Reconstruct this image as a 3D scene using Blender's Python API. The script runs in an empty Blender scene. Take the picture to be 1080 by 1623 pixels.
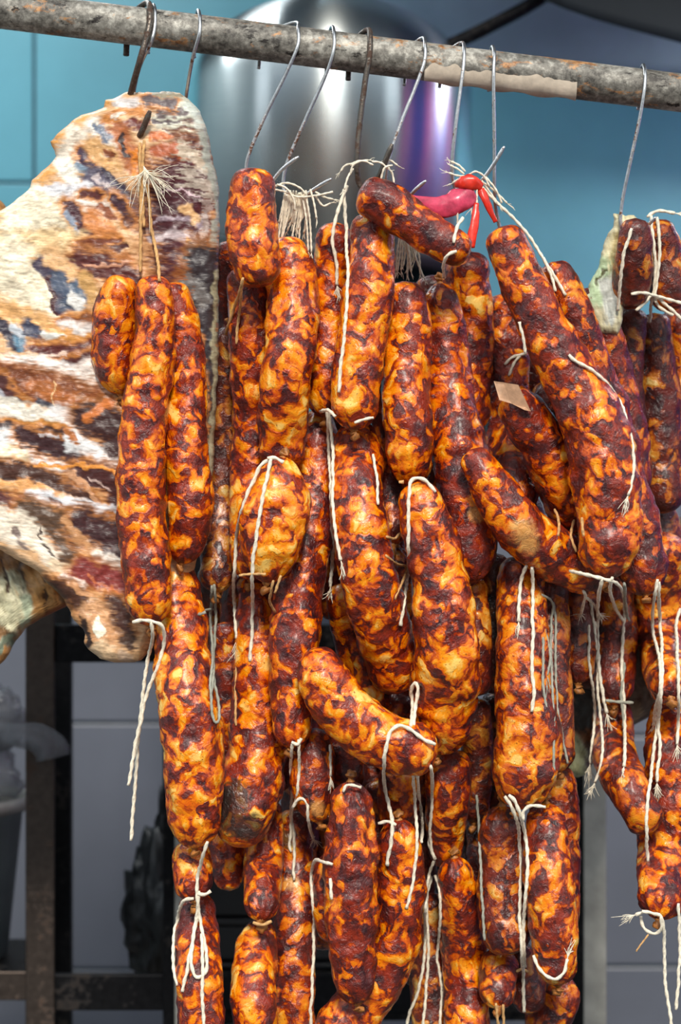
import bpy, math, random
import numpy as np
from mathutils import Vector

# ------------------------------------------------------------------ camera / world / lights
SC = bpy.context.scene
COL = SC.collection
S0 = 0.00055            # metres per photograph pixel at the hanging plane (Y = 0)
CD = 1.8                # camera distance to that plane
EYE = 1.5               # eye height
cam_d = bpy.data.cameras.new('camera'); cam = bpy.data.objects.new('camera', cam_d); COL.objects.link(cam)
cam.location = (0, -CD, EYE); cam.rotation_euler = (math.pi/2, 0, 0)
cam_d.sensor_fit = 'VERTICAL'; cam_d.sensor_height = 36.0
cam_d.lens = 36.0 * (CD / S0) / 1623.0
cam_d.clip_start = 0.05; cam_d.clip_end = 100
cam_d.dof.use_dof = True; cam_d.dof.focus_distance = CD - 0.005; cam_d.dof.aperture_fstop = 4.5
SC.camera = cam

W = bpy.data.worlds.new('sky'); SC.world = W; W.use_nodes = True
bg = W.node_tree.nodes['Background']
bg.inputs[0].default_value = (0.84, 0.93, 1.0, 1); bg.inputs[1].default_value = 1.3
sun_d = bpy.data.lights.new('sun', 'SUN'); sun = bpy.data.objects.new('sun', sun_d); COL.objects.link(sun)
sun_d.energy = 3.3; sun_d.angle = math.radians(12); sun_d.color = (1.0, 0.93, 0.82)
sun.location = (0.2, -3, 4)
sun.rotation_euler = Vector((-0.05, 0.80, -0.62)).to_track_quat('-Z', 'Y').to_euler()
for nm_, loc_, en_, col_ in (('fill_light_left', (-0.55, 0.75, 2.52), 6.5, (0.93, 0.98, 1.0)), ('fill_light_right', (0.86, 0.80, 2.15), 6.0, (0.95, 0.97, 1.0))):  # unseen area lights added to brighten the back wall and the coloured strips
    ld_ = bpy.data.lights.new(nm_, 'AREA'); ld_.shape = 'RECTANGLE'; ld_.size = 0.6; ld_.size_y = 0.12; ld_.energy = en_; ld_.color = col_
    lo_ = bpy.data.objects.new(nm_, ld_); lo_.location = loc_; COL.objects.link(lo_)
SC.view_settings.view_transform = 'Standard'
SC.view_settings.look = 'None'
SC.view_settings.gamma = 1.0
SC.view_settings.use_curve_mapping = False
SC.view_settings.exposure = 0.0
SC.cycles.max_bounces = 6

# ------------------------------------------------------------------ helpers
rnd = random.Random(7)
def P(x, y, d):
    """point on the photograph ray through (x, y), d photo-pixels behind the hanging plane"""
    k = S0 * (1 + d * S0 / CD)
    return ((x - 540) * k, d * S0, EYE + (811.5 - y) * k)
def PA(x, y, d):
    x = np.asarray(x, float); y = np.asarray(y, float); d = np.asarray(d, float)
    k = S0 * (1 + d * S0 / CD)
    return np.stack([(x - 540) * k, d * S0 + 0 * x, EYE + (811.5 - y) * k], -1)
def srgb(r, g, b):
    def f(c):
        c /= 255.0
        return c / 12.92 if c <= 0.04045 else ((c + 0.055) / 1.055) ** 2.4
    return (f(r), f(g), f(b), 1.0)
def lin(a):
    a = np.asarray(a, float) / 255.0
    return np.where(a <= 0.04045, a / 12.92, ((a + 0.055) / 1.055) ** 2.4)

def _hash(ix, iy, iz, seed):
    h = (ix.astype(np.int64) * 374761393 + iy.astype(np.int64) * 668265263 + iz.astype(np.int64) * 2147483647 + seed * 974634777)
    h = (h ^ (h >> 13)) * 1274126177
    h = h ^ (h >> 16)
    return (h & 0xFFFFFF).astype(float) / 0xFFFFFF * 2 - 1
def noise3(p, seed=0):
    p = np.asarray(p, float)
    i = np.floor(p); f = p - i; f = f * f * f * (f * (f * 6 - 15) + 10)
    x, y, z = i[..., 0], i[..., 1], i[..., 2]; fx, fy, fz = f[..., 0], f[..., 1], f[..., 2]
    def h(a, b, c): return _hash(x + a, y + b, z + c, seed)
    def l(a, b, t): return a + (b - a) * t
    return l(l(l(h(0,0,0), h(1,0,0), fx), l(h(0,1,0), h(1,1,0), fx), fy),
             l(l(h(0,0,1), h(1,0,1), fx), l(h(0,1,1), h(1,1,1), fx), fy), fz)
def fbm(p, octv=3, seed=0, gain=0.5):
    t = 0; a = 1.0; s = 0
    p = np.asarray(p, float)
    for o in range(octv):
        t = t + a * noise3(p * (2 ** o), seed + o); s += a; a *= gain
    return t / s

def link(o, parent=None):
    COL.objects.link(o)
    if parent is not None: o.parent = parent
    return o
def mesh_obj(name, verts, faces, mat=None, parent=None, smooth=True, origin=None, cols=None):
    v = np.asarray(verts, float)
    if origin is not None: v = v - np.asarray(origin)
    me = bpy.data.meshes.new(name)
    me.from_pydata(v.tolist(), [], faces if isinstance(faces, list) else faces.tolist())
    if mat: me.materials.append(mat)
    if smooth: me.polygons.foreach_set('use_smooth', [True] * len(me.polygons))
    if cols is not None:
        a = me.color_attributes.new('paint', 'FLOAT_COLOR', 'POINT')
        a.data.foreach_set('color', np.concatenate([cols, np.ones((len(cols), 1))], 1).astype(np.float32).ravel())
    me.update()
    o = bpy.data.objects.new(name, me)
    if origin is not None and parent is None: o.location = origin
    return link(o, parent)
def empty(name, loc, label, cat, group=None):
    o = bpy.data.objects.new(name, None); o.empty_display_size = 0.02
    o.location = loc; o['label'] = label; o['category'] = cat
    if group: o['group'] = group
    return link(o)
def tag(o, label, cat, group=None):
    o['label'] = label; o['category'] = cat
    if group: o['group'] = group
    return o
def struct(o): o['kind'] = 'structure'; return o

class MB:
    """collects geometry for one mesh"""
    def __init__(s): s.v = []; s.f = []; s.n = 0
    def add(s, v, f):
        s.v.append(np.asarray(v, float)); s.f += [[i + s.n for i in q] for q in f]; s.n += len(v)
    def box(s, lo, hi):
        x0, y0, z0 = lo; x1, y1, z1 = hi
        s.add([(x0,y0,z0),(x1,y0,z0),(x1,y1,z0),(x0,y1,z0),(x0,y0,z1),(x1,y0,z1),(x1,y1,z1),(x0,y1,z1)],
              [(3,2,1,0),(4,5,6,7),(0,1,5,4),(1,2,6,5),(2,3,7,6),(3,0,4,7)])
    def build(s, name, mat, parent=None, smooth=False, origin=None, bevel=0):
        o = mesh_obj(name, np.concatenate(s.v), s.f, mat, parent, smooth, origin)
        if bevel:
            m = o.modifiers.new('bevel', 'BEVEL'); m.width = bevel; m.segments = 2; m.limit_method = 'ANGLE'
        return o

def catmull(pts, step):
    p = np.asarray(pts, float)
    if len(p) == 2: p = np.stack([p[0], (p[0] + p[1]) / 2, p[1]])
    e = np.concatenate([[2 * p[0] - p[1]], p, [2 * p[-1] - p[-2]]])
    out = []
    for i in range(1, len(e) - 2):
        a, b, c, d = e[i-1], e[i], e[i+1], e[i+2]
        t = np.linspace(0, 1, 24, endpoint=False)[:, None]
        out.append(0.5 * ((2*b) + (-a + c)*t + (2*a - 5*b + 4*c - d)*t**2 + (-a + 3*b - 3*c + d)*t**3))
    out.append(p[-1:])
    q = np.concatenate(out)
    L = np.concatenate([[0], np.cumsum(np.linalg.norm(np.diff(q[:, :2] if q.shape[1] > 3 else q[:, :min(3, q.shape[1])], axis=0), axis=1))])
    n = max(3, int(round(L[-1] / step)) + 1)
    s = np.linspace(0, L[-1], n)
    return np.stack([np.interp(s, L, q[:, k]) for k in range(q.shape[1])], 1)

def frames(c):
    t = np.gradient(c, axis=0); t /= np.linalg.norm(t, axis=1)[:, None] + 1e-12
    n = np.zeros_like(t)
    a = np.array([0, -1.0, 0.0]) if abs(t[0][1]) < 0.9 else np.array([1.0, 0, 0])
    a = a - t[0] * a.dot(t[0]); n[0] = a / np.linalg.norm(a)
    for i in range(1, len(c)):
        a = n[i-1] - t[i] * n[i-1].dot(t[i]); n[i] = a / (np.linalg.norm(a) + 1e-12)
    return t, n, np.cross(t, n)
def sweep(c, R, sides, close=True):
    """c (n,3) centre line, R (n,sides) radii -> verts, faces"""
    n = len(c); t, a, b = frames(c)
    th = np.linspace(0, 2 * math.pi, sides, endpoint=False)
    v = c[:, None, :] + R[:, :, None] * (np.cos(th)[None, :, None] * a[:, None, :] + np.sin(th)[None, :, None] * b[:, None, :])
    v = v.reshape(-1, 3)
    i = np.arange(n - 1)[:, None] * sides; j = np.arange(sides)[None, :]; j2 = (j + 1) % sides
    f = np.stack([i + j, i + j2, i + sides + j2, i + sides + j], -1).reshape(-1, 4).tolist()
    if close:
        f.append(list(range(sides))[::-1]); f.append([(n - 1) * sides + k for k in range(sides)])
    return v, f
def tube(c, r, sides=8):
    c = np.asarray(c, float)
    return sweep(c, np.broadcast_to(np.asarray(r, float).reshape(-1, 1) if np.ndim(r) else np.full((len(c), 1), r), (len(c), sides)), sides)

# ------------------------------------------------------------------ materials
class NT:
    def __init__(s, name):
        s.m = bpy.data.materials.new(name); s.m.use_nodes = True
        s.t = s.m.node_tree; s.b = s.t.nodes['Principled BSDF']
    def n(s, typ, **kw):
        x = s.t.nodes.new(typ)
        for k, v in kw.items():
            if k in x.inputs: s.set(x.inputs[k], v)
            else: setattr(x, k, v)
        return x
    def set(s, sock, v):
        if hasattr(v, 'is_output') or isinstance(v, bpy.types.NodeSocket): s.t.links.new(v, sock)
        else: sock.default_value = v
    def ramp(s, fac, stops, interp='LINEAR'):
        r = s.t.nodes.new('ShaderNodeValToRGB'); r.color_ramp.interpolation = interp
        e = r.color_ramp.elements
        while len(e) < len(stops): e.new(0.5)
        for k, (p, c) in enumerate(stops): e[k].position = p; e[k].color = c
        s.set(r.inputs[0], fac); return r.outputs[0]
    def math(s, op, a, b=0.0, clamp=False):
        x = s.t.nodes.new('ShaderNodeMath'); x.operation = op; x.use_clamp = clamp
        s.set(x.inputs[0], a); s.set(x.inputs[1], b); return x.outputs[0]
    def mix(s, f, a, b, mode='MIX'):
        x = s.t.nodes.new('ShaderNodeMix'); x.data_type = 'RGBA'; x.blend_type = mode
        s.set(x.inputs[0], f); s.set(x.inputs[6], a); s.set(x.inputs[7], b); return x.outputs[2]
    def noise(s, vec, scale, detail=3, rough=0.5, dist=0.0):
        x = s.n('ShaderNodeTexNoise', Scale=scale, Detail=detail, Roughness=rough, Distortion=dist)
        s.set(x.inputs['Vector'], vec); return x.outputs[0]
    def bump(s, h, strength, dist=0.002, nrm=None):
        x = s.n('ShaderNodeBump', Strength=strength, Distance=dist); s.set(x.inputs['Height'], h)
        if nrm is not None: s.set(x.inputs['Normal'], nrm)
        return x.outputs[0]
    def out(s, **kw):
        for k, v in kw.items(): s.set(s.b.inputs[k.replace('_', ' ')], v)
        return s.m

def plain(name, rgb, rough=0.5, metal=0.0, var=0.15, scale=40.0, bump=0.1):
    k = NT(name); tc = k.n('ShaderNodeTexCoord').outputs['Object']
    f = k.noise(tc, scale, 4, 0.6)
    c = srgb(*rgb); d = tuple(x * (1 - var * 2) for x in c[:3]) + (1,); l = tuple(min(1, x * (1 + var)) for x in c[:3]) + (1,)
    col = k.ramp(f, [(0.3, d), (0.7, l)])
    return k.out(Base_Color=col, Roughness=rough, Metallic=metal, Normal=k.bump(f, bump, 0.001))

def sausage_mat():
    k = NT('marbled_sausage')
    tc = k.n('ShaderNodeTexCoord').outputs['Object']
    oi = k.n('ShaderNodeObjectInfo')
    sep = k.n('ShaderNodeSeparateColor'); k.set(sep.inputs[0], oi.outputs['Color'])
    fatb, dark, pale = sep.outputs[0], sep.outputs[1], sep.outputs[2]
    off = k.n('ShaderNodeVectorMath', operation='SCALE'); k.set(off.inputs[0], (31.0, 17.0, 23.0)); k.set(off.inputs['Scale'], oi.outputs['Random'])
    vec = k.n('ShaderNodeVectorMath', operation='ADD'); k.set(vec.inputs[0], tc); k.set(vec.inputs[1], off.outputs[0])
    v = vec.outputs[0]
    # coordinates stirred by a coarse flow so that pieces smear like minced fat
    wn = k.n('ShaderNodeTexNoise', Scale=34.0, Detail=2.0); k.set(wn.inputs['Vector'], v)
    ws = k.n('ShaderNodeVectorMath', operation='MULTIPLY_ADD'); k.set(ws.inputs[0], wn.outputs['Color']); k.set(ws.inputs[1], (0.034, 0.034, 0.034)); k.set(ws.inputs[2], v)
    w0 = ws.outputs[0]
    wn2 = k.n('ShaderNodeTexNoise', Scale=150.0, Detail=2.0); k.set(wn2.inputs['Vector'], v)
    ws2 = k.n('ShaderNodeVectorMath', operation='MULTIPLY_ADD'); k.set(ws2.inputs[0], wn2.outputs['Color']); k.set(ws2.inputs[1], (0.006, 0.006, 0.006)); k.set(ws2.inputs[2], w0)
    w = ws2.outputs[0]
    vo = k.n('ShaderNodeTexVoronoi', feature='SMOOTH_F1', Scale=92.0, Smoothness=0.25, Randomness=1.0); k.set(vo.inputs['Vector'], w)
    cs = k.n('ShaderNodeSeparateColor'); k.set(cs.inputs[0], vo.outputs['Color'])
    cell = cs.outputs[0]
    n1 = k.noise(w, 52.0, 2, 0.5, 0.4)
    nf = k.noise(w, 140.0, 3, 0.6, 0.5)
    n3 = k.noise(v, 17.0, 2, 0.5)
    m = k.math('ADD', k.math('MULTIPLY', n1, 0.68), k.math('MULTIPLY', nf, 0.29))
    m = k.math('ADD', m, k.math('MULTIPLY', k.math('SUBTRACT', cell, 0.5), 0.20))
    m = k.math('ADD', m, k.math('MULTIPLY', k.math('SUBTRACT', 0.45, vo.outputs['Distance']), 0.22))
    m = k.math('ADD', m, k.math('MULTIPLY', k.math('SUBTRACT', n3, 0.5), 0.22))
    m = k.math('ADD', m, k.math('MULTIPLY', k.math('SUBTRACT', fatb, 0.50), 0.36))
    fm = k.ramp(m, [(0.44, (0, 0, 0, 1)), (0.54, (1, 1, 1, 1))])
    meat = k.ramp(k.noise(v, 75.0, 4, 0.6, 0.5), [(0.32, srgb(50, 20, 26)), (0.47, srgb(92, 32, 28)), (0.62, srgb(146, 44, 20))])
    fat = k.ramp(m, [(0.43, srgb(112, 26, 8)), (0.475, srgb(172, 58, 4)), (0.515, srgb(214, 94, 2)), (0.56, srgb(238, 128, 4)), (0.63, srgb(249, 156, 18)), (0.72, srgb(253, 206, 108))])
    col = k.mix(k.ramp(m, [(0.415, (0, 0, 0, 1)), (0.465, (1, 1, 1, 1))]), meat, fat)
    meat2 = k.ramp(n3, [(0.35, srgb(44, 30, 32)), (0.65, srgb(92, 48, 32))])
    fat2 = k.ramp(m, [(0.44, srgb(104, 56, 24)), (0.53, srgb(170, 110, 44)), (0.63, srgb(204, 154, 82)), (0.74, srgb(222, 192, 134))])
    col = k.mix(pale, col, k.mix(fm, meat2, fat2))
    # smoke film: some patches have stayed translucent red, specks of spice
    red = k.ramp(k.noise(w, 58.0, 3, 0.6, 0.4), [(0.56, (0, 0, 0, 1)), (0.66, (1, 1, 1, 1))])
    col = k.mix(k.math('MULTIPLY', red, 0.65), col, k.mix(1.0, col, (0.78, 0.40, 0.22, 1), 'MULTIPLY'))
    sp = k.ramp(k.noise(v, 480.0, 2, 0.5), [(0.28, (0.30, 0.24, 0.22, 1)), (0.37, (1, 1, 1, 1))])
    col = k.mix(1.0, col, sp, 'MULTIPLY')
    pt = k.n('ShaderNodeAttribute', attribute_name='paint'); ps = k.n('ShaderNodeSeparateColor'); k.set(ps.inputs[0], pt.outputs['Color'])
    brk = k.math('MULTIPLY', k.math('SUBTRACT', nf, 0.5), 1.6)
    bald = k.ramp(k.math('ADD', ps.outputs[0], k.math('MULTIPLY', brk, ps.outputs[0])), [(0.40, (0, 0, 0, 1)), (0.85, (1, 1, 1, 1))])
    col = k.mix(k.math('MULTIPLY', bald, 0.9), col, k.ramp(n1, [(0.3, srgb(214, 140, 66)), (0.7, srgb(240, 186, 116))]))
    mould = k.ramp(k.math('ADD', ps.outputs[1], k.math('MULTIPLY', brk, ps.outputs[1])), [(0.40, (0, 0, 0, 1)), (0.60, (1, 1, 1, 1))])
    col = k.mix(k.math('MULTIPLY', mould, 0.85), col, srgb(44, 40, 36))
    dk = k.n('ShaderNodeCombineColor'); [k.set(dk.inputs[i], dark) for i in range(3)]  # rear sausages carry a lower value: shade put into their colour
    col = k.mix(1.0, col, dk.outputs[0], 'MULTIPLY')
    soft = k.math('MINIMUM', k.math('MAXIMUM', m, 0.36), 0.70)
    wrk = k.noise(v, 165.0, 4, 0.6, 1.4)
    hgt = k.math('ADD', k.math('MULTIPLY', soft, 1.25), k.math('MULTIPLY', wrk, k.math('SUBTRACT', 0.75, k.math('MULTIPLY', fm, 0.45))))
    b = k.bump(hgt, 0.85, 0.0028)
    rg = k.ramp(m, [(0.4, (0.30,)*3 + (1,)), (0.62, (0.25,)*3 + (1,))])
    return k.out(Base_Color=col, Roughness=rg, Normal=b, Specular_IOR_Level=0.5, Coat_Weight=0.15, Coat_Roughness=0.2)

def paint_mat(name, rough=0.5, bump=0.5, fine=300.0):
    k = NT(name); tc = k.n('ShaderNodeTexCoord').outputs['Object']
    a = k.n('ShaderNodeVertexColor', layer_name='paint').outputs[0]
    mp = k.n('ShaderNodeMapping'); k.set(mp.inputs[0], tc); mp.inputs['Scale'].default_value = (0.5, 1, 1.5); mp.inputs['Rotation'].default_value = (0, 0.15, 0)
    f = k.noise(mp.outputs[0], fine, 5, 0.65)
    g = k.ramp(f, [(0.28, (0.62, 0.56, 0.54, 1)), (0.46, (1, 1, 1, 1))])
    col = k.mix(0.8, a, g, 'MULTIPLY')
    h = k.noise(mp.outputs[0], fine * 0.45, 4, 0.6, 0.5)
    return k.out(Base_Color=col, Roughness=rough, Normal=k.bump(k.math('ADD', h, k.math('MULTIPLY', f, 0.3)), bump, 0.0014), Specular_IOR_Level=0.5)

def metal_mat(name, rgb, rust=0.0, rough=0.35, scale=60.0, rustcol=(96, 58, 36)):
    k = NT(name); tc = k.n('ShaderNodeTexCoord').outputs['Object']
    f = k.noise(tc, scale, 5, 0.65); g = k.noise(tc, scale * 6, 4, 0.6)
    m = k.ramp(k.math('ADD', f, k.math('MULTIPLY', k.math('SUBTRACT', g, 0.5), 0.5)), [(0.62 - rust * 0.5, (0, 0, 0, 1)), (0.70 - rust * 0.5, (1, 1, 1, 1))])
    base = k.ramp(g, [(0.3, tuple(c * 0.65 for c in srgb(*rgb)[:3]) + (1,)), (0.7, srgb(*rgb))])
    col = k.mix(m, base, srgb(*rustcol))
    met = k.math('SUBTRACT', 1.0, m)
    rg = k.math('ADD', rough, k.math('MULTIPLY', m, 0.4))
    return k.out(Base_Color=col, Roughness=rg, Metallic=met, Normal=k.bump(k.math('ADD', g, k.math('MULTIPLY', m, 0.6)), 0.35, 0.0006))

def pipe_mat():
    k = NT('galvanised_pipe'); tc = k.n('ShaderNodeTexCoord').outputs['Object']
    mp = k.n('ShaderNodeMapping'); k.set(mp.inputs[0], tc); mp.inputs['Scale'].default_value = (0.5, 1, 1)
    f = k.noise(mp.outputs[0], 26.0, 5, 0.65); g = k.noise(tc, 160.0, 5, 0.7); h = k.noise(mp.outputs[0], 60.0, 5, 0.75, 0.4)
    base = k.ramp(k.math('ADD', k.math('MULTIPLY', f, 0.5), k.math('MULTIPLY', g, 0.5)), [(0.38, srgb(62, 58, 54)), (0.5, srgb(124, 120, 112)), (0.62, srgb(186, 182, 172))])
    rust = k.ramp(h, [(0.57, (0, 0, 0, 1)), (0.64, (1, 1, 1, 1))])
    col = k.mix(rust, base, k.ramp(g, [(0.35, srgb(120, 76, 44)), (0.65, srgb(196, 148, 100))]))
    dirt = k.ramp(k.noise(mp.outputs[0], 85.0, 6, 0.75), [(0.37, (1, 1, 1, 1)), (0.43, (0, 0, 0, 1))])
    col = k.mix(dirt, col, srgb(40, 35, 32))
    return k.out(Base_Color=col, Roughness=0.55, Metallic=0.25, Normal=k.bump(g, 0.5, 0.0012))

M = {}
M['sausage'] = sausage_mat()
M['tip'] = plain('dried_casing', (176, 112, 52), 0.5, 0, 0.35, 220.0, 0.6)
M['twine'] = plain('cotton_twine', (242, 230, 208), 0.85, 0, 0.16, 300.0, 0.5)
M['twine_tan'] = plain('stained_twine', (214, 166, 108), 0.85, 0, 0.2, 260.0, 0.5)
M['twine_grey'] = plain('grey_twine', (164, 164, 150), 0.85, 0, 0.16, 260.0, 0.5)
M['pork'] = paint_mat('cured_pork', 0.42, 0.55, 260.0)
M['rind'] = paint_mat('pork_rind', 0.5, 0.6, 200.0)
M['pipe'] = pipe_mat()
M['steel'] = metal_mat('hook_steel', (222, 222, 222), 0.06, 0.34)
M['rusty'] = metal_mat('rusty_hook_steel', (118, 110, 102), 0.26, 0.42, 90.0, (74, 52, 40))
M['dark_iron'] = metal_mat('dark_iron', (96, 90, 86), 0.25, 0.45)
M['card'] = plain('torn_card', (222, 206, 186), 0.85, 0, 0.12, 90.0, 0.4)

# ------------------------------------------------------------------ the setting: a stall open to the street
WALL_D = 2300
YW = WALL_D * S0
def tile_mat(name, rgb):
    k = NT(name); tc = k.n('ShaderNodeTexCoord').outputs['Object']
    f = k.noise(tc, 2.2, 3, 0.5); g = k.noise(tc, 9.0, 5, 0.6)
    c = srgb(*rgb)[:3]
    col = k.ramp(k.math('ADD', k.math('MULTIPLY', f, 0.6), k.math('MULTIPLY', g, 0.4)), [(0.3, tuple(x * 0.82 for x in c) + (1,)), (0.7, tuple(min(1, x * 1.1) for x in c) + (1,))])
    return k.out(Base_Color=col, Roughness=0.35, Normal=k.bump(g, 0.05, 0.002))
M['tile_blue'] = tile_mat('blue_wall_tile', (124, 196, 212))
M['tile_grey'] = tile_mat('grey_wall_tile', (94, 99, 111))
M['grout'] = plain('grout', (84, 104, 116), 0.9)
M['plaster'] = plain('plaster', (96, 108, 118), 0.9, 0, 0.1, 6.0)
M['concrete'] = plain('concrete_floor', (92, 90, 88), 0.85, 0, 0.15, 8.0)
XW = 1.05
def slab_box(name, lo, hi, mat):
    m = MB(); m.box(lo, hi); return struct(m.build(name, mat))
wall = slab_box('wall_back', (-XW, YW, 0), (XW, YW + 0.1, 2.6), M['grout'])
slab_box('wall_left', (-XW - 0.1, 0.0, 0), (-XW, YW + 0.1, 2.6), plain('pale_plaster', (170, 184, 186), 0.9, 0, 0.1, 6.0))
slab_box('wall_right', (XW, 0.0, 0), (XW + 0.1, YW + 0.1, 2.6), M['plaster'])
slab_box('floor', (-9.0, -12.0, -0.1), (9.0, YW + 0.1, 0), M['concrete'])
slab_box('ceiling', (-XW - 0.1, 0.0, 2.6), (XW + 0.1, YW + 0.1, 2.7), M['plaster'])
# the far side of the street: two plain building fronts with a gap shaped to put a bright streak on the drum
slab_box('wall_street_left', (-9.0, -8.4, 0), (0.2, -8.0, 5.2), M['plaster'])
slab_box('wall_street_right', (2.2, -8.4, 0), (9.0, -8.0, 5.2), M['plaster'])
xs = [55 + 600 * i for i in range(-3, 5)]
ys = [-130, 290, 712, 1145, 1535, 1930, 2330, 2740]
kw = S0 * (1 + WALL_D * S0 / CD)
ys_b = [-130, 540, 790, 1165, 1530, 1930, 2330, 2740]      # the courses right of the drum are laid half a tile off
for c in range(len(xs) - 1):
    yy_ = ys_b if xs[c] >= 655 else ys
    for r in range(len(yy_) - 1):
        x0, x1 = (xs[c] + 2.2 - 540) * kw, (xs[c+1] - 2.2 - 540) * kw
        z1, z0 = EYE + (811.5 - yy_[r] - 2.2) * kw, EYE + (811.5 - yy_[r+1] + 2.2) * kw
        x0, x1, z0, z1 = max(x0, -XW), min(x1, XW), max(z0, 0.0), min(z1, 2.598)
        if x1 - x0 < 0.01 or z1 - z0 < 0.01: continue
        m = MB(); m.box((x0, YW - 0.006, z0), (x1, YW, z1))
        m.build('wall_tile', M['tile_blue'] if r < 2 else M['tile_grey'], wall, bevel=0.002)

def px_box(x0, x1, y0, y1, d0, thick):
    a = P(x0, y1, d0); b = P(x1, y0, d0)
    return (a[0], a[1], a[2]), (b[0], a[1] + thick * S0, b[2])
def part_box(name, mat, parent, x0, x1, y0, y1, d0, thick, bevel=0.0015):
    m = MB(); m.box(*px_box(x0, x1, y0, y1, d0, thick))
    return m.build(name, mat, parent, origin=parent.location if parent else None, bevel=bevel)
def part_boxes(name, mat, parent, boxes, bevel=0.0015):
    m = MB()
    for b in boxes: m.box(*px_box(*b))
    return m.build(name, mat, parent, origin=parent.location if parent else None, bevel=bevel)

# steel rack
RY = 900
rack = empty('steel_rack', P(200, 1900, RY), 'dark steel angle-iron rack standing behind the sausages in front of the tiled wall', 'rack')
M['rack'] = metal_mat('rack_steel', (92, 82, 76), 0.15, 0.5, 20.0, (70, 54, 44))
M['rack_dark'] = metal_mat('rack_dark_steel', (40, 40, 42), 0.1, 0.55, 20.0, (36, 30, 27))
M['rack_pale'] = plain('rack_grey_paint', (168, 166, 158), 0.5, 0, 0.2, 20.0)
zfl = 2900
part_box('post', M['rack'], rack, 40, 86, 880, 3060, RY, 10)
part_box('post', M['rack_dark'], rack, 84, 112, 880, 2760, RY + 345, 40)
part_box('post', M['rack_dark'], rack, 258, 279, 470, 3060, RY, 30)
part_box('post', M['rack_pale'], rack, 277, 302, 470, 3060, RY - 6, 8)
part_box('post', M['rack_dark'], rack, 893, 926, 560, 3060, RY, 40)
part_box('post', M['rack_pale'], rack, 926, 962, 560, 3060, RY - 6, 8)
part_box('post', M['rack_dark'], rack, 690, 722, 455, 2700, RY + 480, 20)
part_box('post', M['rack_dark'], rack, 300, 330, 455, 2700, RY + 480, 20)
part_box('crossbar', M['rack_dark'], rack, 86, 893, 990, 1050, RY + 10, 20)
part_box('crossbar', M['rack_dark'], rack, 80, 893, 1545, 1602, RY + 12, 22)
part_box('crossbar', M['rack'], rack, -400, 42, 1540, 1586, RY + 2, 10)
part_box('upper_shelf', M['rack_dark'], rack, 262, 735, 448, 462, RY + 20, 900)
part_box('lower_shelf', M['rack_dark'], rack, 304, 890, 1602, 1618, RY + 40, 480)
part_box('lower_shelf', M['rack_dark'], rack, -400, 38, 1541, 1548, RY + 14, 330)

# stainless drum on the upper shelf
M['stainless'] = None
k = NT('brushed_stainless'); tc = k.n('ShaderNodeTexCoord').outputs['Object']
mp = k.n('ShaderNodeMapping'); k.set(mp.inputs[0], tc); mp.inputs['Scale'].default_value = (1, 1, 30)
f = k.noise(mp.outputs[0], 30.0, 4, 0.6)
tg = k.n('ShaderNodeTangent', direction_type='RADIAL', axis='Z')
M['stainless'] = k.out(Base_Color=k.ramp(f, [(0.3, srgb(216, 226, 228)), (0.7, srgb(232, 238, 238))]), Metallic=1.0, Roughness=0.27, Anisotropic=0.9, Anisotropic_Rotation=0.25, Tangent=tg.outputs[0])
M['rubber'] = plain('black_rubber', (26, 26, 28), 0.5)
def lathe(prof, n=64):
    v = []; f = []
    for (r, z) in prof:
        for i in range(n):
            a = 2 * math.pi * i / n; v.append((r * math.cos(a), r * math.sin(a), z))
    for j in range(len(prof) - 1):
        for i in range(n):
            i2 = (i + 1) % n; f.append((j*n + i, j*n + i2, (j+1)*n + i2, (j+1)*n + i))
    f.append(tuple(range(n))[::-1]); f.append(tuple((len(prof)-1)*n + i for i in range(n)))
    return v, f
PD = 1400; kp = S0 * (1 + PD * S0 / CD)
base_p = P(520, 448, PD)
drum = empty('steel_drum', base_p, 'large domed stainless steel drum with a black rubber rim on the rack shelf', 'drum')
H = 448 * kp; R0 = 228 * kp
prof = [(R0, 36 * kp), (R0, 298 * kp)]
for i in range(1, 25):
    a = i / 24 * math.pi / 2
    prof.append((max(0.0005, R0 * math.cos(a)), 298 * kp + (H - 298 * kp) * math.sin(a)))
v, f = lathe(prof, 96); mesh_obj('shell', v, f, M['stainless'], drum)
v, f = lathe([(R0 * 0.985, 0.0), (R0 * 1.02, 2 * kp), (R0 * 1.025, 34 * kp), (R0 * 1.0, 38 * kp), (R0 * 0.96, 38 * kp)], 96); mesh_obj('rubber_rim', v, f, M['rubber'], drum)

# bar
BAR_D = 62
def bar_y(x): return 15 + (x - 0) * 0.1225
SLP = math.atan(0.1225)
bar = empty('hanging_bar', P(540, bar_y(540), BAR_D), 'scuffed grey metal pipe sloping across the top that carries every hook', 'pipe')
c = catmull([P(x, bar_y(x), BAR_D) for x in (-1240, -600, 0, 540, 1080, 1700, 2360)], 0.01)
v, f = tube(c, 30.5 * S0, 32)
mesh_obj('pipe', v, f, M['pipe'], bar, origin=bar.location)
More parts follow.
